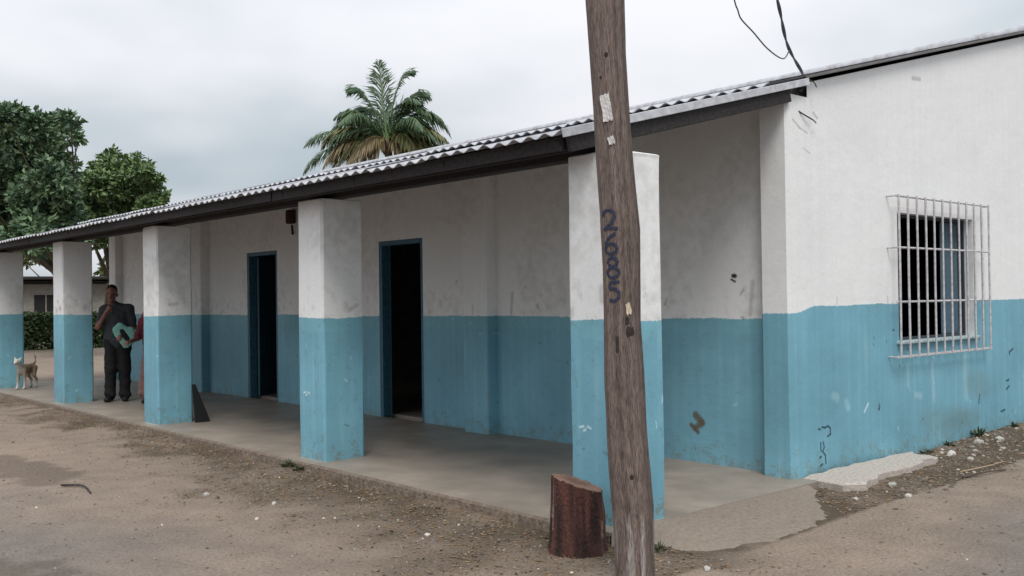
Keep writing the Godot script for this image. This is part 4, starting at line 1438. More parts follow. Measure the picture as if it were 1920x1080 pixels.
# ------------------------------------------------------------------ people and dog
func build_people() -> void:
	# first person: local frame x = his left (right in the picture), z = towards the viewer
	var pos := Vector3(-10.86, 0, 1.64)
	var turn := atan2(CAM.x - pos.x, CAM.z - pos.z) - 0.15
	var p := thing("person", "person in dark shirt and black trousers raising a hand to the chin", "person", pos, turn, "people on the veranda")
	var skin := func(v: Vector3) -> Color:
		var c := Color(.20, .088, .068)
		if absf(v.y - 1.645) < .010 and v.z > .10 and absf(absf(v.x + .075 ) - .032) < .014: c = Color(.02, .012, .01)
		if absf(v.y - 1.585) < .010 and v.z > .11 and absf(v.x + .075) < .028: c = Color(.075, .022, .02)
		return c
	var lx := .10
	var body := new_st()
	# trunk, limbs and head
	var hd := Vector3(-.075, 1.63, .055)
	var bones := [
		[Vector3(-.01, 1.0, 0), Vector3(-.015, 1.2, .0), .13, .125, Vector3(1.15, 1, .8)],
		[Vector3(-.015, 1.2, 0), Vector3(-.02, 1.36, .0), .135, .13, Vector3(1.2, 1, .8)],
		[Vector3(-.19, 1.41, .0), Vector3(.16, 1.42, .0), .062, .065],
		[Vector3(-.03, 1.44, .01), Vector3(-.065, 1.53, .03), .058, .052],
		[Vector3(.09, .93, 0), Vector3(.10, .50, .02), .085, .058], [Vector3(.10, .50, .02), Vector3(.10, .09, -.01), .055, .038], [Vector3(.10, .045, -.03), Vector3(.115, .03, .14), .04, .032],
		[Vector3(-.09, .93, 0), Vector3(-.10, .50, .03), .085, .058], [Vector3(-.10, .50, .03), Vector3(-.115, .09, .0), .055, .038], [Vector3(-.115, .045, -.02), Vector3(-.14, .03, .15), .04, .032],
		[Vector3(-.21, 1.40, .0), Vector3(-.265, 1.14, .10), .048, .040], [Vector3(-.265, 1.14, .10), Vector3(-.135, 1.36, .20), .038, .028],
		[Vector3(.19, 1.40, 0), Vector3(.235, 1.13, .02), .048, .040], [Vector3(.235, 1.13, .02), Vector3(.12, 1.03, .21), .038, .028],
	]
	sdf_mesh(body, bones, .012, .016, skin)
	var head := [
		[hd + Vector3(0, .035, -.012), hd + Vector3(0, .05, -.03), .092, .09, Vector3(.86, 1.05, 1.05)],
		[hd + Vector3(0, -.02, .03), hd + Vector3(0, -.075, .045), .062, .042, Vector3(.95, 1, .95)],
		[hd + Vector3(0, .015, .088), hd + Vector3(0, -.022, .108), .010, .015],
		[hd + Vector3(-.045, .028, .072), hd + Vector3(.045, .028, .072), .014, .014],
		[hd + Vector3(-.018, -.05, .078), hd + Vector3(.018, -.05, .078), .013, .013],
		[hd + Vector3(-.082, .01, -.01), hd + Vector3(-.086, -.02, -.005), .017, .012], [hd + Vector3(.082, .01, -.01), hd + Vector3(.086, -.02, -.005), .017, .012],
		[hd + Vector3(0, -.05, -.02), hd + Vector3(0, -.13, -.02), .055, .055],
	]
	sdf_mesh(body, head, .007, .0075, skin)
	# raised right hand by the chin, fingers curled; left hand closed on the bag strap
	for h in [[Vector3(-.135, 1.36, .20), Vector3(.055, .075, -.005), Vector3(.0, .02, -.06)], [Vector3(.12, 1.03, .21), Vector3(-.05, -.035, .055), Vector3(0, -.05, -.02)]]:
		var wr: Vector3 = h[0]
		var d: Vector3 = h[1]
		var inn: Vector3 = h[2].normalized()
		var dn := d.normalized()
		var across := dn.cross(inn).normalized()
		var hb := [[wr, wr + d * .95, .026, .034, Vector3.ONE]]
		for f in 4:
			var root := wr + d * .9 + across * (f - 1.5) * .02
			var l: float = [.036, .042, .039, .030][f]
			var k1 := root + (dn * .9 + inn * .4).normalized() * l
			var k2 := k1 + (dn * .2 + inn).normalized() * l * .75
			var k3 := k2 + (inn * .8 - dn * .6).normalized() * l * .55
			hb.append([root, k1, .0095, .009]); hb.append([k1, k2, .009, .0085]); hb.append([k2, k3, .0085, .0075])
		var tr := wr + d * .35 - across * .03
		hb.append([tr, tr - across * .018 + dn * .03 + inn * .012, .012, .010])
		hb.append([tr - across * .018 + dn * .03 + inn * .012, tr - across * .006 + dn * .058 + inn * .024, .010, .008])
		sdf_mesh(body, hb, .0035, .0055, skin)
	var bd := put("body", commit(body), M.skin, p)
	var cl := func(v: Vector3) -> Color: return Color.WHITE
	var fold := func(st: SurfaceTool, bs: Array, k: float, cell: float, called: String, m: Material) -> void:
		sdf_mesh(st, bs, k, cell, cl, 0.014 if called == "shirt" or called == "trousers" else 0.0)
		put(called, commit(st), m, p)
	fold.call(new_st(), [
		[Vector3(-.01, .93, 0), Vector3(-.015, 1.2, .0), .158, .148, Vector3(1.18, 1, .82)],
		[Vector3(-.015, 1.2, 0), Vector3(-.02, 1.36, .0), .15, .145, Vector3(1.22, 1, .82)],
		[Vector3(-.18, 1.405, .0), Vector3(.165, 1.412, .0), .078, .082],
		[Vector3(-.205, 1.395, .0), Vector3(-.25, 1.22, .07), .060, .058], [Vector3(.185, 1.395, 0), Vector3(.232, 1.16, .02), .060, .056],
		[Vector3(-.12, 1.0, .08), Vector3(.1, 1.03, .10), .02, .03], [Vector3(-.1, 1.12, .10), Vector3(.08, 1.09, .11), .018, .022], [Vector3(-.17, .92, .0), Vector3(.16, .9, .03), .05, .05],
		[Vector3(-.04, 1.455, .0), Vector3(-.05, 1.48, .01), .07, .068]], .014, .015, "shirt", M.shirt)
	fold.call(new_st(), [
		[Vector3(-.07, .92, 0), Vector3(.07, .92, 0), .125, .125, Vector3(1.05, 1, .9)],
		[Vector3(.085, .90, 0), Vector3(.10, .50, .02), .108, .086], [Vector3(.10, .50, .02), Vector3(.10, .09, -.005), .084, .078], [Vector3(.06, .12, .05), Vector3(.15, .10, .04), .045, .045],
		[Vector3(-.085, .90, 0), Vector3(-.10, .50, .03), .108, .086], [Vector3(-.10, .50, .03), Vector3(-.115, .09, .0), .084, .078], [Vector3(-.15, .14, .05), Vector3(-.08, .11, .06), .045, .045],
		[Vector3(-.13, .46, .09), Vector3(-.06, .50, .09), .02, .02], [Vector3(.13, .44, .08), Vector3(.07, .5, .09), .02, .02]], .014, .016, "trousers", M.trousers)
	for s in [[Vector3(.10, .045, -.045), Vector3(.118, .04, .14)], [Vector3(-.115, .045, -.035), Vector3(-.142, .04, .155)]]:
		fold.call(new_st(), [[s[0], s[1], .052, .046, Vector3(1, .85, 1)], [s[0] + Vector3(0, .04, .0), s[0] + Vector3(0, .075, .01), .05, .048]], .008, .012, "shoe", M.black)
	fold.call(new_st(), [[hd + Vector3(0, .062, -.035), hd + Vector3(0, .075, -.045), .092, .09, Vector3(.88, .98, 1.02)], [hd + Vector3(0, .0, -.07), hd + Vector3(0, .06, -.06), .055, .07]], .008, .009, "hair", M.hair)
	# bag hanging from the hand: a thing of its own
	var bag := thing("shoulder_bag", "mint green cloth bag with dark patch held at the waist", "bag", pos + Basis(Vector3.UP, turn) * Vector3(.13, .90, .235), turn)
	var bs := new_st()
	sdf_mesh(bs, [[Vector3(-.10, .20, 0), Vector3(.06, .02, .01), .055, .06, Vector3(1, 1, .6)], [Vector3(-.06, .26, 0), Vector3(.13, .10, .0), .05, .055, Vector3(1, 1, .6)], [Vector3(-.11, .17, .0), Vector3(.02, -.03, .01), .05, .05, Vector3(1, 1, .6)], [Vector3(.1, .19, .0), Vector3(.15, .06, .0), .05, .05, Vector3(1, 1, .6)]], .012, .012, cl, .02)
	put("sack", commit(bs), M.mint, bag)
	bs = new_st()
	sdf_mesh(bs, [[Vector3(-.03, .18, .03), Vector3(.045, .06, .04), .038, .04, Vector3(1, 1, .5)]], .008, .01, cl)
	put("patch", commit(bs), M.trousers, bag)
	bs = new_st()
	var sp := smooth_pts([Vector3(-.08, .22, .02), Vector3(-.03, .28, .0), Vector3(.03, .24, -.02), Vector3(.10, .2, .01)], 6)
	var rr := []
	for i in sp.size(): rr.append(.011)
	tube(bs, sp, rr, 6)
	put("strap", commit(bs), M.mint, bag)
	# second person, mostly behind the column
	var pos2 := Vector3(-10.17, 0, 1.345)
	var turn2 := atan2(CAM.x - pos2.x, CAM.z - pos2.z) - 0.5
	var p2 := thing("person", "person in red headscarf and long pale skirt half behind a column", "person", pos2, turn2, "people on the veranda")
	var skin2 := func(v: Vector3) -> Color:
		return Color(.21, .10, .078)
	var b2 := new_st()
	var h2 := Vector3(-.02, 1.41, .05)
	sdf_mesh(b2, [
		[Vector3(0, .85, 0), Vector3(0, 1.2, 0), .13, .125, Vector3(1.1, 1, .8)], [Vector3(-.15, 1.22, 0), Vector3(.15, 1.22, 0), .055, .055], [Vector3(-.0, 1.25, 0), Vector3(-.02, 1.33, .03), .05, .048],
		[Vector3(-.08, .80, 0), Vector3(-.085, .42, .02), .08, .055], [Vector3(-.085, .42, .02), Vector3(-.09, .07, 0), .05, .035], [Vector3(-.09, .04, -.02), Vector3(-.10, .03, .13), .036, .03],
		[Vector3(.08, .80, 0), Vector3(.085, .42, .02), .08, .055], [Vector3(.085, .42, .02), Vector3(.09, .07, 0), .05, .035], [Vector3(.09, .04, -.02), Vector3(.10, .03, .13), .036, .03],
		[Vector3(-.18, 1.21, 0), Vector3(-.23, .97, .06), .042, .036], [Vector3(-.23, .97, .06), Vector3(-.24, .93, .26), .034, .026],
		[Vector3(.18, 1.21, 0), Vector3(.22, .96, .02), .042, .036], [Vector3(.22, .96, .02), Vector3(.15, .84, .18), .034, .026]], .012, .017, skin2)
	sdf_mesh(b2, [[h2 + Vector3(0, .03, -.012), h2 + Vector3(0, .045, -.03), .088, .085, Vector3(.86, 1.05, 1.05)], [h2 + Vector3(0, -.02, .03), h2 + Vector3(0, -.07, .042), .058, .04], [h2 + Vector3(0, .012, .084), h2 + Vector3(0, -.022, .102), .010, .014], [h2 + Vector3(-.04, .026, .07), h2 + Vector3(.04, .026, .07), .013, .013], [h2 + Vector3(0, -.05, -.02), h2 + Vector3(0, -.11, -.02), .05, .05]], .007, .008, skin2)
	for hnd in [[Vector3(-.24, .93, .26), -1.0], [Vector3(.15, .84, .18), 1.0]]:
		var wr: Vector3 = hnd[0]
		var hb := [[wr, wr + Vector3(0, -.01, .07), .024, .03]]
		for f in 4:
			var root := wr + Vector3((f - 1.5) * .018, -.01, .075)
			var l: float = [.034, .04, .037, .028][f]
			hb.append([root, root + Vector3(0, -.012, l), .009, .0085])
			hb.append([root + Vector3(0, -.012, l), root + Vector3(0, -.012 - l * .7, l + .012), .0085, .0075])
		hb.append([wr + Vector3(-.028 * hnd[1], 0, .03), wr + Vector3(-.044 * hnd[1], -.012, .065), .011, .009])
		sdf_mesh(b2, hb, .0035, .006, skin2)
	put("body", commit(b2), M.skin, p2)
	var b3 := new_st()
	sdf_mesh(b3, [[Vector3(0, .9, 0), Vector3(0, 1.2, 0), .15, .145, Vector3(1.12, 1, .82)], [Vector3(-.16, 1.215, 0), Vector3(.16, 1.215, 0), .072, .072], [Vector3(-.185, 1.21, 0), Vector3(-.23, 1.0, .05), .062, .06], [Vector3(.185, 1.21, 0), Vector3(.22, .99, .02), .062, .06]], .013, .016, cl, .02)
	put("blouse", commit(b3), M.maroon, p2)
	b3 = new_st()
	sdf_mesh(b3, [[Vector3(0, .88, 0), Vector3(0, .16, .0), .15, .20, Vector3(1.05, 1, .85)], [Vector3(-.12, .6, .08), Vector3(-.15, .16, .12), .04, .05], [Vector3(.02, .6, .11), Vector3(.02, .15, .15), .04, .05], [Vector3(.13, .6, .07), Vector3(.17, .16, .1), .04, .05]], .014, .018, cl, .02)
	put("skirt", commit(b3), M.skirt, p2)
	b3 = new_st()
	sdf_mesh(b3, [[h2 + Vector3(0, .05, -.03), h2 + Vector3(0, .07, -.045), .103, .10, Vector3(.92, 1.0, 1.02)], [h2 + Vector3(0, 0, -.07), h2 + Vector3(0, -.12, -.09), .09, .07], [h2 + Vector3(-.07, -.02, -.01), h2 + Vector3(-.11, -.19, .02), .04, .06], [h2 + Vector3(.07, -.02, -.01), h2 + Vector3(.11, -.19, .02), .04, .06]], .012, .012, cl, .015)
	put("headscarf", commit(b3), M.scarf, p2)
	for s in [-1.0, 1.0]:
		b3 = new_st()
		sdf_mesh(b3, [[Vector3(.09 * s, .03, -.035), Vector3(.10 * s, .03, .135), .042, .038, Vector3(1, .8, 1)]], .008, .012, cl)
		put("shoe", commit(b3), M.black, p2)

func build_dog() -> void:
	var d := thing("dog", "thin brown dog with white head and legs standing on veranda", "dog", Vector3(-14.55, 0, 1.95), 0.8)
	# z forward, y up
	var col := func(v: Vector3) -> Color:
		var white := Color(.55, .52, .47)
		var tan := Color(.22, .155, .10)
		var fz := clampf((v.z - .17) / .10, 0, 1)
		if v.z > .17 and v.y > .2: return tan.lerp(white, fz)
		if v.y < .26: return white.lerp(tan, clampf((v.y - .08) / .18, 0, 1) * .8 + .15)
		if v.y > .46 and v.z < -.2: return white.lerp(tan, .5)
		return tan * (0.8 + 0.4 * (nz.get_noise_3d(v.x * 600, v.y * 600, v.z * 600) * .5 + .5))
	var bn := [
		[Vector3(0, .345, .15), Vector3(0, .36, .02), .092, .078, Vector3(.82, 1.05, 1)], [Vector3(0, .36, .02), Vector3(0, .375, -.17), .070, .068, Vector3(.85, 1, 1)],
		[Vector3(0, .39, .20), Vector3(.01, .475, .29), .052, .042], [Vector3(.01, .495, .315), Vector3(.01, .50, .34), .050, .045], [Vector3(.01, .485, .36), Vector3(.015, .465, .435), .032, .022],
		[Vector3(-.035, .53, .30), Vector3(-.055, .575, .29), .018, .008], [Vector3(.05, .53, .30), Vector3(.07, .575, .29), .018, .008],
		# front legs
		[Vector3(.05, .33, .17), Vector3(.055, .18, .165), .036, .024], [Vector3(.055, .18, .165), Vector3(.055, .03, .18), .022, .017], [Vector3(.055, .02, .175), Vector3(.055, .016, .215), .02, .016],
		[Vector3(-.05, .33, .17), Vector3(-.055, .18, .185), .036, .024], [Vector3(-.055, .18, .185), Vector3(-.055, .03, .21), .022, .017], [Vector3(-.055, .02, .205), Vector3(-.055, .016, .245), .02, .016],
		# hind legs: stifle forward, hock back, upright shank
		[Vector3(.05, .36, -.17), Vector3(.06, .23, -.12), .055, .038], [Vector3(.06, .23, -.12), Vector3(.06, .145, -.22), .032, .021], [Vector3(.06, .145, -.22), Vector3(.06, .03, -.205), .019, .016], [Vector3(.06, .02, -.205), Vector3(.06, .016, -.165), .019, .015],
		[Vector3(-.05, .36, -.17), Vector3(-.06, .23, -.15), .055, .038], [Vector3(-.06, .23, -.15), Vector3(-.06, .145, -.26), .032, .021], [Vector3(-.06, .145, -.26), Vector3(-.06, .03, -.25), .019, .016], [Vector3(-.06, .02, -.25), Vector3(-.06, .016, -.21), .019, .015],
		# tail held up
		[Vector3(0, .40, -.22), Vector3(.0, .46, -.28), .022, .017], [Vector3(0, .46, -.28), Vector3(.0, .545, -.29), .016, .013], [Vector3(0, .545, -.29), Vector3(0, .60, -.25), .012, .008],
	]
	var st := new_st()
	sdf_mesh(st, bn, .010, .0105, col)
	put("body", commit(st), M.fur, d)
	st = new_st()
	tube(st, [Vector3(.013, .472, .447), Vector3(.013, .474, .462)], [.013, .008], 8)
	put("nose", commit(st), M.black, d)
	for s in [-1.0, 1.0]:
		st = new_st()
		tube(st, [Vector3(.01 + s * .026, .508, .372), Vector3(.01 + s * .029, .508, .382)], [.008, .004], 6)
		put("eye", commit(st), M.black, d)

# ------------------------------------------------------------------ plants behind the building
func leaf_tri(st: SurfaceTool, c: Vector3, dir: Vector3, side: Vector3, L: float, W: float) -> void:
	var nrm := dir.cross(side)
	var b := c - dir * L * .5
	var t := c + dir * L * .5 - nrm * L * .12
	face(st, [b, c + side * W * .5 + nrm * W * .15, t], nrm)
	face(st, [b, t, c - side * W * .5 + nrm * W * .15], nrm)

func build_tree(called: String, label: String, base: Vector3, clumps: Array, leaf_len: float, per: float, dark: Color, light: Color, seed_: int, mtrunk: Material) -> void:
	rng.seed = seed_
	var o := thing(called, label, "tree", base, 0, "trees behind the building")
	var st := new_st()
	var cm := Vector3.ZERO
	for c in clumps: cm += c[0] - base
	cm /= clumps.size()
	var fork := Vector3(cm.x * .25, cm.y * .42, cm.z * .25)
	tube(st, smooth_pts([Vector3(0, -.2, 0), Vector3(cm.x * .06, fork.y * .5, .05), fork], 4), [.34, .30, .27, .25, .24, .23, .22, .21, .20], 9)
	put("trunk", commit(st), mtrunk, o)
	for c in clumps:
		st = new_st()
		var e: Vector3 = c[0] - base
		var m := fork.lerp(e, .5) + Vector3(rng.randf_range(-.3, .3), rng.randf_range(-.1, .4), rng.randf_range(-.3, .3))
		var pts := smooth_pts([fork, m, e], 3)
		tube(st, pts, [.085, .07, .055, .042, .03, .02, .012], 5)
		put("limb", commit(st), mtrunk, o)
	st = new_st()
	st.set_smooth_group(-1)
	for c in clumps:
		var e: Vector3 = c[0] - base
		var r: float = c[1]
		var count := int(per * r * r)
		# twigs: each carries a spray of leaves, so that the clump breaks up into tufts with gaps
		var tufts: int = max(5, count / 14)
		for t in tufts:
			var d := Vector3(rng.randfn(), rng.randfn() * .9, rng.randfn()).normalized()
			var k := pow(rng.randf(), .3)
			var tc := e + d * r * k * rng.randf_range(.72, 1.28)
			var tone := rng.randf()
			var tr := r * .12 + .16
			for l in 14:
				var ld := (Vector3(rng.randfn(), rng.randfn() * .7 - .15, rng.randfn()) + d * .6).normalized()
				var lp := tc + ld * tr * rng.randf_range(.3, 1.1)
				var side := ld.cross(Vector3(rng.randfn(), rng.randfn(), rng.randfn())).normalized()
				var L := leaf_len * rng.randf_range(.7, 1.25)
				st.set_color(dark.lerp(light, clampf(tone * 1.0 + rng.randf() * .5 - .25, 0, 1)))
				leaf_tri(st, lp, ld, side, L, L * .58)
	put("crown", commit(st), M.leaf, o)

func build_palm() -> void:
	rng.seed = 9
	var dep := 38.0
	var head := at(726, 268, dep)
	var base := Vector3(head.x + .5, -0.1, head.z - .3)
	var o := thing("palm_tree", "coconut palm with drooping yellowing lower fronds behind roof", "palm tree", base)
	var st := new_st()
	var h := head - base
	tube(st, smooth_pts([Vector3(0, -.2, 0), Vector3(-.15, h.y * .5, .1), h], 8), [.24, .22, .20, .19, .18, .175, .17, .165, .16, .16, .155, .155, .15, .15, .15, .16, .17], 10)
	put("trunk", commit(st), M.bark, o)
	# crown shaft with fibre and old stubs
	st = new_st()
	for i in 14:
		var a := TAU * i / 14.0
		var e := Vector3(cos(a) * .35, rng.randf_range(.1, .5), sin(a) * .35)
		tube(st, [h + Vector3(cos(a) * .08, -.45 + .05 * (i % 4), sin(a) * .08), h + e * .7 + Vector3(0, -.25, 0)], [.07, .04], 6)
	var crown := put("crown", commit(st), M.bark, o)
	var px := dep / FOCAL
	var green := [Color(.046, .094, .050), Color(.092, .142, .060)]
	var olive := [Color(.100, .112, .040), Color(.165, .155, .058)]
	var brown := [Color(.165, .125, .062), Color(.25, .19, .095)]
	var list := [
		[-8, 90, -14, 152, 0, 0], [14, 135, 50, 138, 10, 0], [-38, 118, -72, 100, -10, 0], [45, 128, 80, 88, 15, 0], [42, 100, 72, 52, -20, 0],
		[85, 95, 118, 15, 10, 0], [78, 55, 108, -20, -25, 0], [88, 22, 116, -45, 10, 1], [60, 35, 85, -52, 40, 1], [45, 40, 62, -45, -50, 1],
		[-70, 78, -108, 18, 10, 0], [-85, 55, -112, -28, -20, 0], [-110, 50, -158, -2, 20, 0], [-125, 12, -160, -55, 15, 0], [-70, 22, -95, -62, -20, 1], [-48, 25, -60, -62, 30, 2],
		[-18, 35, -26, -68, -30, 2], [32, 30, 30, -62, 35, 2], [-30, 80, -50, 40, 100, 0], [40, 85, 60, 30, 90, 0], [-45, 75, -75, 20, -90, 0], [50, 70, 75, 10, -90, 0], [-60, 40, -85, -30, 70, 1], [60, 45, 95, -25, 70, 1],
		[-30, 30, -70, -50, -50, 2], [20, 30, 50, -55, -30, 2], [-75, 42, -108, -50, 20, 1], [-90, 30, -118, -48, -15, 2], [80, 40, 118, -35, 25, 1], [70, 28, 100, -50, -10, 2], [-50, 45, -82, -35, 45, 1], [52, 48, 88, -30, 40, 1], [-60, 62, -98, 0, 30, 0], [66, 75, 100, 5, 30, 0], [-25, 95, -62, 62, 40, 0], [28, 98, 66, 70, -35, 0], [-55, 88, -95, 45, -15, 0], [60, 88, 104, 42, -10, 0], [-40, 55, -72, 0, 60, 0], [42, 55, 78, 0, 60, 0], [-80, 60, -122, -8, 0, 1], [82, 58, 122, -12, 0, 1], [-15, 60, -30, 5, 80, 0], [18, 60, 34, 5, 80, 0]]
	for f in list:
		var K := func(x: float, y: float, z: float) -> Vector3: return h + (cam_r * x + Vector3.UP * y + cam_f * z) * px
		var p0: Vector3 = K.call(f[0] * .05, 2.0, f[4] * .05)
		var p1: Vector3 = K.call(f[0], f[1], f[4] * .6)
		var p2: Vector3 = K.call(f[2], f[3], f[4])
		var pts := []
		var n := 76
		for i in n + 1:
			var t := float(i) / n
			pts.append(p0.lerp(p1, t).lerp(p1.lerp(p2, t), t))
		st = new_st()
		var rp := []
		var rr := []
		for i in range(0, n + 1, 4):
			rp.append(pts[i]); rr.append(lerpf(.045, .008, float(i) / n))
		var pal: Array = [green, olive, brown][f[5]]
		st.set_color(pal[1] * 1.5)
		tube(st, rp, rr, 5)
		st.set_smooth_group(-1)
		for i in range(4, n + 1):
			var t := float(i) / n
			var T: Vector3 = (pts[min(i + 1, n)] - pts[i - 1]).normalized()
			var sd := T.cross(Vector3.UP)
			if sd.length() < .2: sd = T.cross(cam_f)
			sd = sd.normalized()
			var up2 := sd.cross(T).normalized()
			var L: float = (.84 if f[5] == 0 else 1.05) * sin(PI * clampf(.12 + t * .86, 0, 1)) * rng.randf_range(.8, 1.1) + .12
			for s in [-1.0, 1.0]:
				if rng.randf() < .06: continue
				var droop := rng.randf_range(.45, 1.3) + (.5 if f[5] == 2 else 0.0)
				var d = (sd * s * (.8 - .35 * T.y * T.y) + cam_f * rng.randf_range(-.35, .35) + T * (.55 + .7 * T.y * T.y) + up2 * .15 + Vector3.DOWN * droop * .55).normalized()
				var tipd = (d + Vector3.DOWN * .6).normalized()
				var w := T * (.030 if f[5] == 0 else .036)
				st.set_color(pal[0].lerp(pal[1], rng.randf()))
				var a: Vector3 = pts[i]
				var m = a + d * L * .55
				var e = m + tipd * L * .45
				face(st, [a - w * .6, a + w * .6, m + w], Vector3.UP)
				face(st, [a - w * .6, m + w, m - w], Vector3.UP)
				face(st, [m - w, m + w, e], Vector3.UP)
		put("frond", commit(st), M.leaf, crown)

func build_background() -> void:
	# low grey house beyond the yard
	var a := at(-120, 600, 40.0)
	var b := at(330, 600, 44.0)
	var dirx := Vector3(b.x - a.x, 0, b.z - a.z)
	var L := dirx.length()
	dirx /= L
	var mid := Vector3((a.x + b.x) * .5, -.1, (a.z + b.z) * .5)
	var o := thing("house", "low grey house with dark roof edge beyond the yard", "house", mid, atan2(-dirx.z, dirx.x))
	var st := new_st()
	bbox(st, Vector3(0, 1.3, -2.0), Vector3(L, 2.6, 4.0), .02)
	put("wall", commit(st), M.grey_wall, o)
	st = new_st()
	bbox(st, Vector3(0, 2.72, -1.8), Vector3(L + .6, .14, 5.0), .03)
	bbox(st, Vector3(0, 2.52, .02), Vector3(L, .10, .08), .01)
	put("roof", commit(st), M.dark_wood, o)
	for x in [-3.2, -0.6, 2.4]:
		st = new_st()
		bbox(st, Vector3(x, 1.62, .012), Vector3(.9, .8, .06), .01)
		var wn := put("window", commit(st), M.black, o)
		st = new_st()
		bbox(st, Vector3(x, 1.62, .05), Vector3(.05, .8, .03), .005)
		put("frame", commit(st), M.grey_wall, wn)
	# clipped hedge in front of it
	rng.seed = 40
	var c := at(-100, 640, 33.0)
	var d := at(235, 640, 36.0)
	var dh := Vector3(d.x - c.x, 0, d.z - c.z)
	var hl := dh.length()
	dh /= hl
	var hz := dh.cross(Vector3.UP)
	o = thing("hedge", "dark green leafy hedge in front of the low grey house", "hedge", Vector3((c.x + d.x) * .5, -.1, (c.z + d.z) * .5))
	st = new_st()
	st.set_smooth_group(-1)
	for i in 9000:
		var x := rng.randf_range(-.5, .5) * hl
		var top := 1.35 + .18 * nz.get_noise_2d(x * 60, 4.0)
		var y := pow(rng.randf(), .8) * top
		var z := rng.randf_range(-.55, .55) * (1.0 - .25 * y)
		var ld := Vector3(rng.randfn(), rng.randfn() * .6, rng.randfn()).normalized()
		var sd := ld.cross(Vector3(rng.randfn(), rng.randfn(), rng.randfn())).normalized()
		st.set_color(Color(.022, .045, .014).lerp(Color(.085, .125, .035), pow(rng.randf(), 1.5)))
		leaf_tri(st, dh * x + Vector3.UP * y + hz * z, ld, sd, .17, .09)
	put("foliage", commit(st), M.leaf, o)
	for i in 6:
		st = new_st()
		tube(st, [dh * hl * ((i + .5) / 6.0 - .5), dh * hl * ((i + .5) / 6.0 - .5) + Vector3.UP * 1.1], [.05, .03], 6)
		put("stem", commit(st), M.bark, o)
	# two broad trees and a lower tree further off
	var clump := func(list: Array, depth: float, sp: float) -> Array:
		var out := []
		for q in list:
			out.append([at(q[0], q[1], depth + rng.randf_range(-sp, sp)), q[2] * depth / FOCAL])
		return out
	var c1: Array = clump.call([[8, 214, 22], [40, 222, 20], [66, 232, 22], [20, 262, 34], [62, 272, 30], [95, 290, 30], [112, 232, 19], [132, 226, 13], [138, 250, 13], [150, 258, 7], [98, 262, 15], [5, 315, 36], [48, 322, 38], [92, 338, 32], [122, 325, 20], [128, 365, 20], [10, 375, 40], [60, 385, 36], [104, 385, 28], [132, 408, 20], [10, 435, 38], [60, 440, 34], [105, 435, 28], [150, 445, 18], [-50, 260, 50], [-55, 340, 55], [-50, 420, 55], [-40, 215, 30]], 29.0, 1.6)
	build_tree("shade_tree", "large dark green tree at end of the building", Vector3(at(142, 650, 30).x, -.1, at(142, 650, 30).z), c1, .21, 4000.0, Color(.066, .120, .072), Color(.165, .250, .125), 51, M.bark)
	var c2: Array = clump.call([[204, 292, 13], [188, 312, 18], [215, 312, 20], [248, 312, 20], [270, 322, 16], [287, 342, 16], [160, 345, 18], [190, 345, 26], [230, 345, 28], [262, 352, 24], [296, 372, 15], [168, 382, 24], [205, 388, 28], [245, 388, 28], [280, 388, 22], [160, 420, 22], [195, 428, 28], [240, 432, 28]], 35.0, 1.5)
	build_tree("shade_tree", "smaller fresh green tree beside the large dark tree", Vector3(at(208, 650, 36).x, -.1, at(208, 650, 36).z), c2, .21, 3800.0, Color(.072, .130, .052), Color(.185, .265, .100), 52, M.bark)
	var c3: Array = clump.call([[75, 478, 22], [40, 486, 14], [105, 470, 26], [205, 500, 16], [222, 520, 24], [190, 520, 18], [250, 500, 30], [215, 545, 22]], 50.0, 2.0)
	build_tree("low_tree", "low olive tree far beyond the yard behind grey house", Vector3(at(150, 640, 50).x, -.1, at(150, 640, 50).z), c3, .3, 900.0, Color(.045, .060, .015), Color(.14, .16, .05), 53, M.bark)

# ------------------------------------------------------------------ everything
func _ready() -> void:
	# camera
	cam_f = Vector3(-sin(YAW) * cos(PITCH), sin(PITCH), -cos(YAW) * cos(PITCH))
	var right := Vector3(cos(YAW), 0, -sin(YAW))
	var up := right.cross(cam_f)
	cam_r = right * cos(ROLL) - up * sin(ROLL)
	cam_u = right * sin(ROLL) + up * cos(ROLL)
	var cam := Camera3D.new()
	cam.name = "camera"
	cam.fov = rad_to_deg(2.0 * atan(540.0 / FOCAL))
	cam.near = 0.05
	cam.far = 2000.0
	add_child(cam)
	cam.transform = Transform3D(Basis(cam_r, cam_u, -cam_f), CAM)
	cam.current = true
	# sky, exposure
	var env := Environment.new()
	env.background_mode = Environment.BG_SKY
	var sky := Sky.new()
	var sm := PanoramaSkyMaterial.new()
	sm.panorama = make_sky()
	sky.sky_material = sm
	env.sky = sky
	env.background_energy_multiplier = 1.0
	env.tonemap_mode = Environment.TONE_MAPPER_LINEAR
	env.tonemap_exposure = 1.48
	env.sdfgi_enabled = true
	env.ssao_enabled = true
	env.ssil_enabled = true
	var we := WorldEnvironment.new()
	we.name = "world_environment"
	we.environment = env
	add_child(we)
	# sun behind thick cloud: broad and weak, high over the street
	var sun := DirectionalLight3D.new()
	sun.name = "sun"
	sun.light_energy = 0.5
	sun.light_angular_distance = 24.0
	sun.light_color = Color(1.0, 0.985, 0.96)
	sun.shadow_enabled = true
	add_child(sun)
	sun.look_at_from_position(Vector3(6.4, 11.6, 4.7), Vector3.ZERO)
	# noise and materials
	nz.seed = 3
	nz.frequency = 0.01
	nz.fractal_octaves = 4
	rng.seed = 5
	nb_big = noise_bytes(0.012, 4, 11)
	nb_mid = noise_bytes(0.04, 4, 12)
	nb_fine = noise_bytes(0.12, 3, 13)
	make_materials()
	print("materials")
	build_ground()
	print("ground")
	build_building()
	print("building")
	build_apron()
	build_background()
	build_palm()
	print("plants")
	build_pole()
	build_stump()
	build_people()
	build_dog()
	print("people")
	build_small_things()
	build_stones()
	build_weeds()
	build_litter()
	print("done")

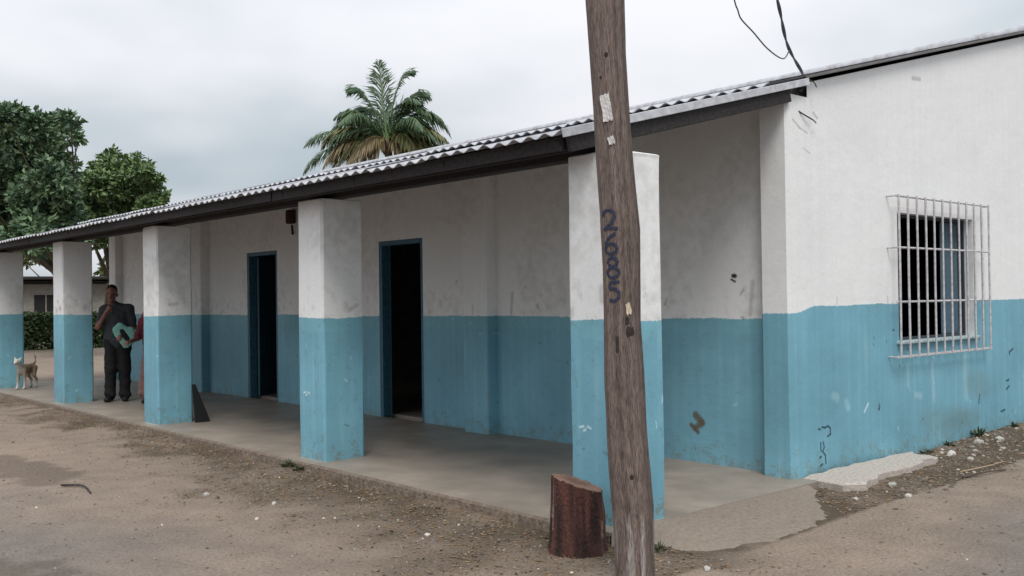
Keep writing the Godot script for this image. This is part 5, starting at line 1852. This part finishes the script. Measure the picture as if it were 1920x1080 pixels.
func make_materials() -> void:
	M.plaster_normal = noise_tex(0.02, 5, [], 61, 512, 3.0)
	var g := tri_mat([[0.0, Color(.72, .71, .70)], [.45, Color(.9, .9, .9)], [1.0, Color(1, 1, 1)]], 0.06, 0.9, .95, 3.0, 71, 5, true)
	M.ground = g
	M.vcol = mat(Color.WHITE, .9)
	M.vcol.vertex_color_use_as_albedo = true
	M.leaf = mat(Color.WHITE, .55)
	M.leaf.vertex_color_use_as_albedo = true
	M.leaf.backlight_enabled = true
	M.leaf.backlight = Color(.20, .26, .10)
	M.cement = tri_mat([[0.0, Color(.49, .45, .415)], [.4, Color(.55, .51, .465)], [.65, Color(.585, .54, .495)], [1.0, Color(.65, .60, .55)]], 0.007, 0.28, .5, .8, 81, 6)
	M.kerb = tri_mat([[0.0, Color(.34, .28, .23)], [.4, Color(.44, .38, .33)], [.7, Color(.51, .46, .41)], [1.0, Color(.58, .53, .48)]], 0.03, 0.9, .9, 3.0, 181, 6)
	M.cement_pale = tri_mat([[0.0, Color(.46, .415, .37)], [.5, Color(.52, .47, .425)], [1.0, Color(.57, .52, .47)]], 0.05, 0.8, .9, 1.0, 82, 6)
	M.cement_white = tri_mat([[0.0, Color(.58, .545, .51)], [.5, Color(.70, .66, .625)], [1.0, Color(.77, .74, .70)]], 0.05, 0.9, .9, 1.5, 83, 6)
	M.sheet = tri_mat([[0.0, Color(.52, .51, .51)], [.45, Color(.68, .68, .70)], [1.0, Color(.78, .78, .80)]], 0.02, 0.5, .55, .6, 84, 5)
	M.sheet_white = tri_mat([[0.0, Color(.66, .66, .68)], [1.0, Color(.84, .84, .86)]], 0.02, 0.8, .5, .4, 85, 4)
	M.dark_wood = tri_mat([[0.0, Color(.10, .085, .085)], [.5, Color(.16, .14, .145)], [1.0, Color(.23, .205, .20)]], 0.03, 1.2, .8, 2.0, 86, 5)
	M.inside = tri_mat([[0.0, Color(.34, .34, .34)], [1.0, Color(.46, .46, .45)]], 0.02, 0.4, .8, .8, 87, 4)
	M.blue_wood = tri_mat([[0.0, Color(.16, .30, .38)], [.5, Color(.22, .39, .47)], [1.0, Color(.28, .45, .53)]], 0.03, 1.0, .5, 1.0, 88, 5)
	M.shutter = tri_mat([[0.0, Color(.27, .36, .42)], [1.0, Color(.36, .46, .52)]], 0.03, 1.0, .6, 1.0, 89, 5)
	M.dark_frame = mat(Color(.20, .24, .27), .7)
	M.sill = tri_mat([[0.0, Color(.55, .66, .68)], [1.0, Color(.78, .82, .82)]], 0.03, 1.5, .8, 1.5, 90, 5)
	M.grille = tri_mat([[0.0, Color(.50, .45, .44)], [.25, Color(.70, .68, .69)], [.6, Color(.78, .77, .78)], [1.0, Color(.84, .84, .85)]], 0.02, 1.6, .5, .5, 91, 4)
	M.iron = tri_mat([[0.0, Color(.10, .09, .09)], [1.0, Color(.24, .20, .18)]], 0.05, 2.0, .7, 1.0, 92, 4)
	M.rust = tri_mat([[0.0, Color(.14, .06, .05)], [1.0, Color(.30, .15, .12)]], 0.04, 2.0, .8, 1.0, 93, 4)
	M.black = mat(Color(.055, .05, .055), .7)
	M.bark = tri_mat([[0.0, Color(.24, .20, .17)], [1.0, Color(.42, .37, .32)]], 0.04, 0.8, .95, 3.0, 94, 5)
	M.straw = mat(Color(.66, .58, .48), .9)
	M.paper = tri_mat([[0.0, Color(.66, .63, .62)], [.5, Color(.78, .765, .76)], [1.0, Color(.86, .85, .85)]], 0.03, 3.0, .9, 1.5, 95, 5)
	M.cream = mat(Color(.80, .74, .66), .9)
	M.blue_ink = tri_mat([[0.0, Color(.08, .10, .18)], [.6, Color(.13, .17, .28)], [1.0, Color(.26, .26, .32)]], 0.06, 3.0, .7, 1.0, 96, 4)
	M.knot = mat(Color(.19, .145, .125), .9)
	M.cable = mat(Color(.33, .34, .36), .6)
	M.grey_wall = tri_mat([[0.0, Color(.48, .46, .44)], [1.0, Color(.60, .58, .55)]], 0.02, 0.3, .9, 1.0, 97, 4)
	M.skin = mat(Color.WHITE, .5)
	M.skin.vertex_color_use_as_albedo = true
	M.fur = mat(Color.WHITE, .85)
	M.fur.vertex_color_use_as_albedo = true
	var cloth := func(c: Color, r := .85) -> StandardMaterial3D:
		var m := mat(c, r)
		m.normal_enabled = true
		m.normal_texture = M.plaster_normal
		m.uv1_triplanar = true
		m.uv1_scale = Vector3.ONE * 4.0
		return m
	M.shirt = cloth.call(Color(.205, .22, .235))
	M.trousers = cloth.call(Color(.055, .055, .065))
	M.hair = mat(Color(.05, .04, .04), .9)
	M.mint = cloth.call(Color(.47, .68, .63))
	M.maroon = cloth.call(Color(.35, .10, .15))
	M.scarf = cloth.call(Color(.46, .11, .16))
	M.skirt = cloth.call(Color(.50, .38, .36))
	# wood of the pole and of the log: streaks along the grain
	var wood := mat(Color.WHITE, .88)
	wood.vertex_color_use_as_albedo = true
	wood.albedo_texture = noise_tex(0.05, 5, [[0.0, Color(.60, .58, .57)], [.4, Color(.86, .85, .84)], [1.0, Color(1, 1, 1)]], 98, 512)
	wood.normal_enabled = true
	wood.normal_texture = noise_tex(0.06, 5, [], 99, 512, 5.0)
	wood.uv1_scale = Vector3(4.0, 0.35, 1)
	M.pole = wood
	var wood2 := tri_mat([[0.0, Color(.55, .53, .52)], [.4, Color(.85, .84, .83)], [1.0, Color(1, 1, 1)]], 0.05, 2.0, .95, 6.0, 100, 5, true)
	wood2.uv1_world_triplanar = false
	wood2.uv1_scale = Vector3(3.0, 0.6, 3.0)
	M.stump = wood2
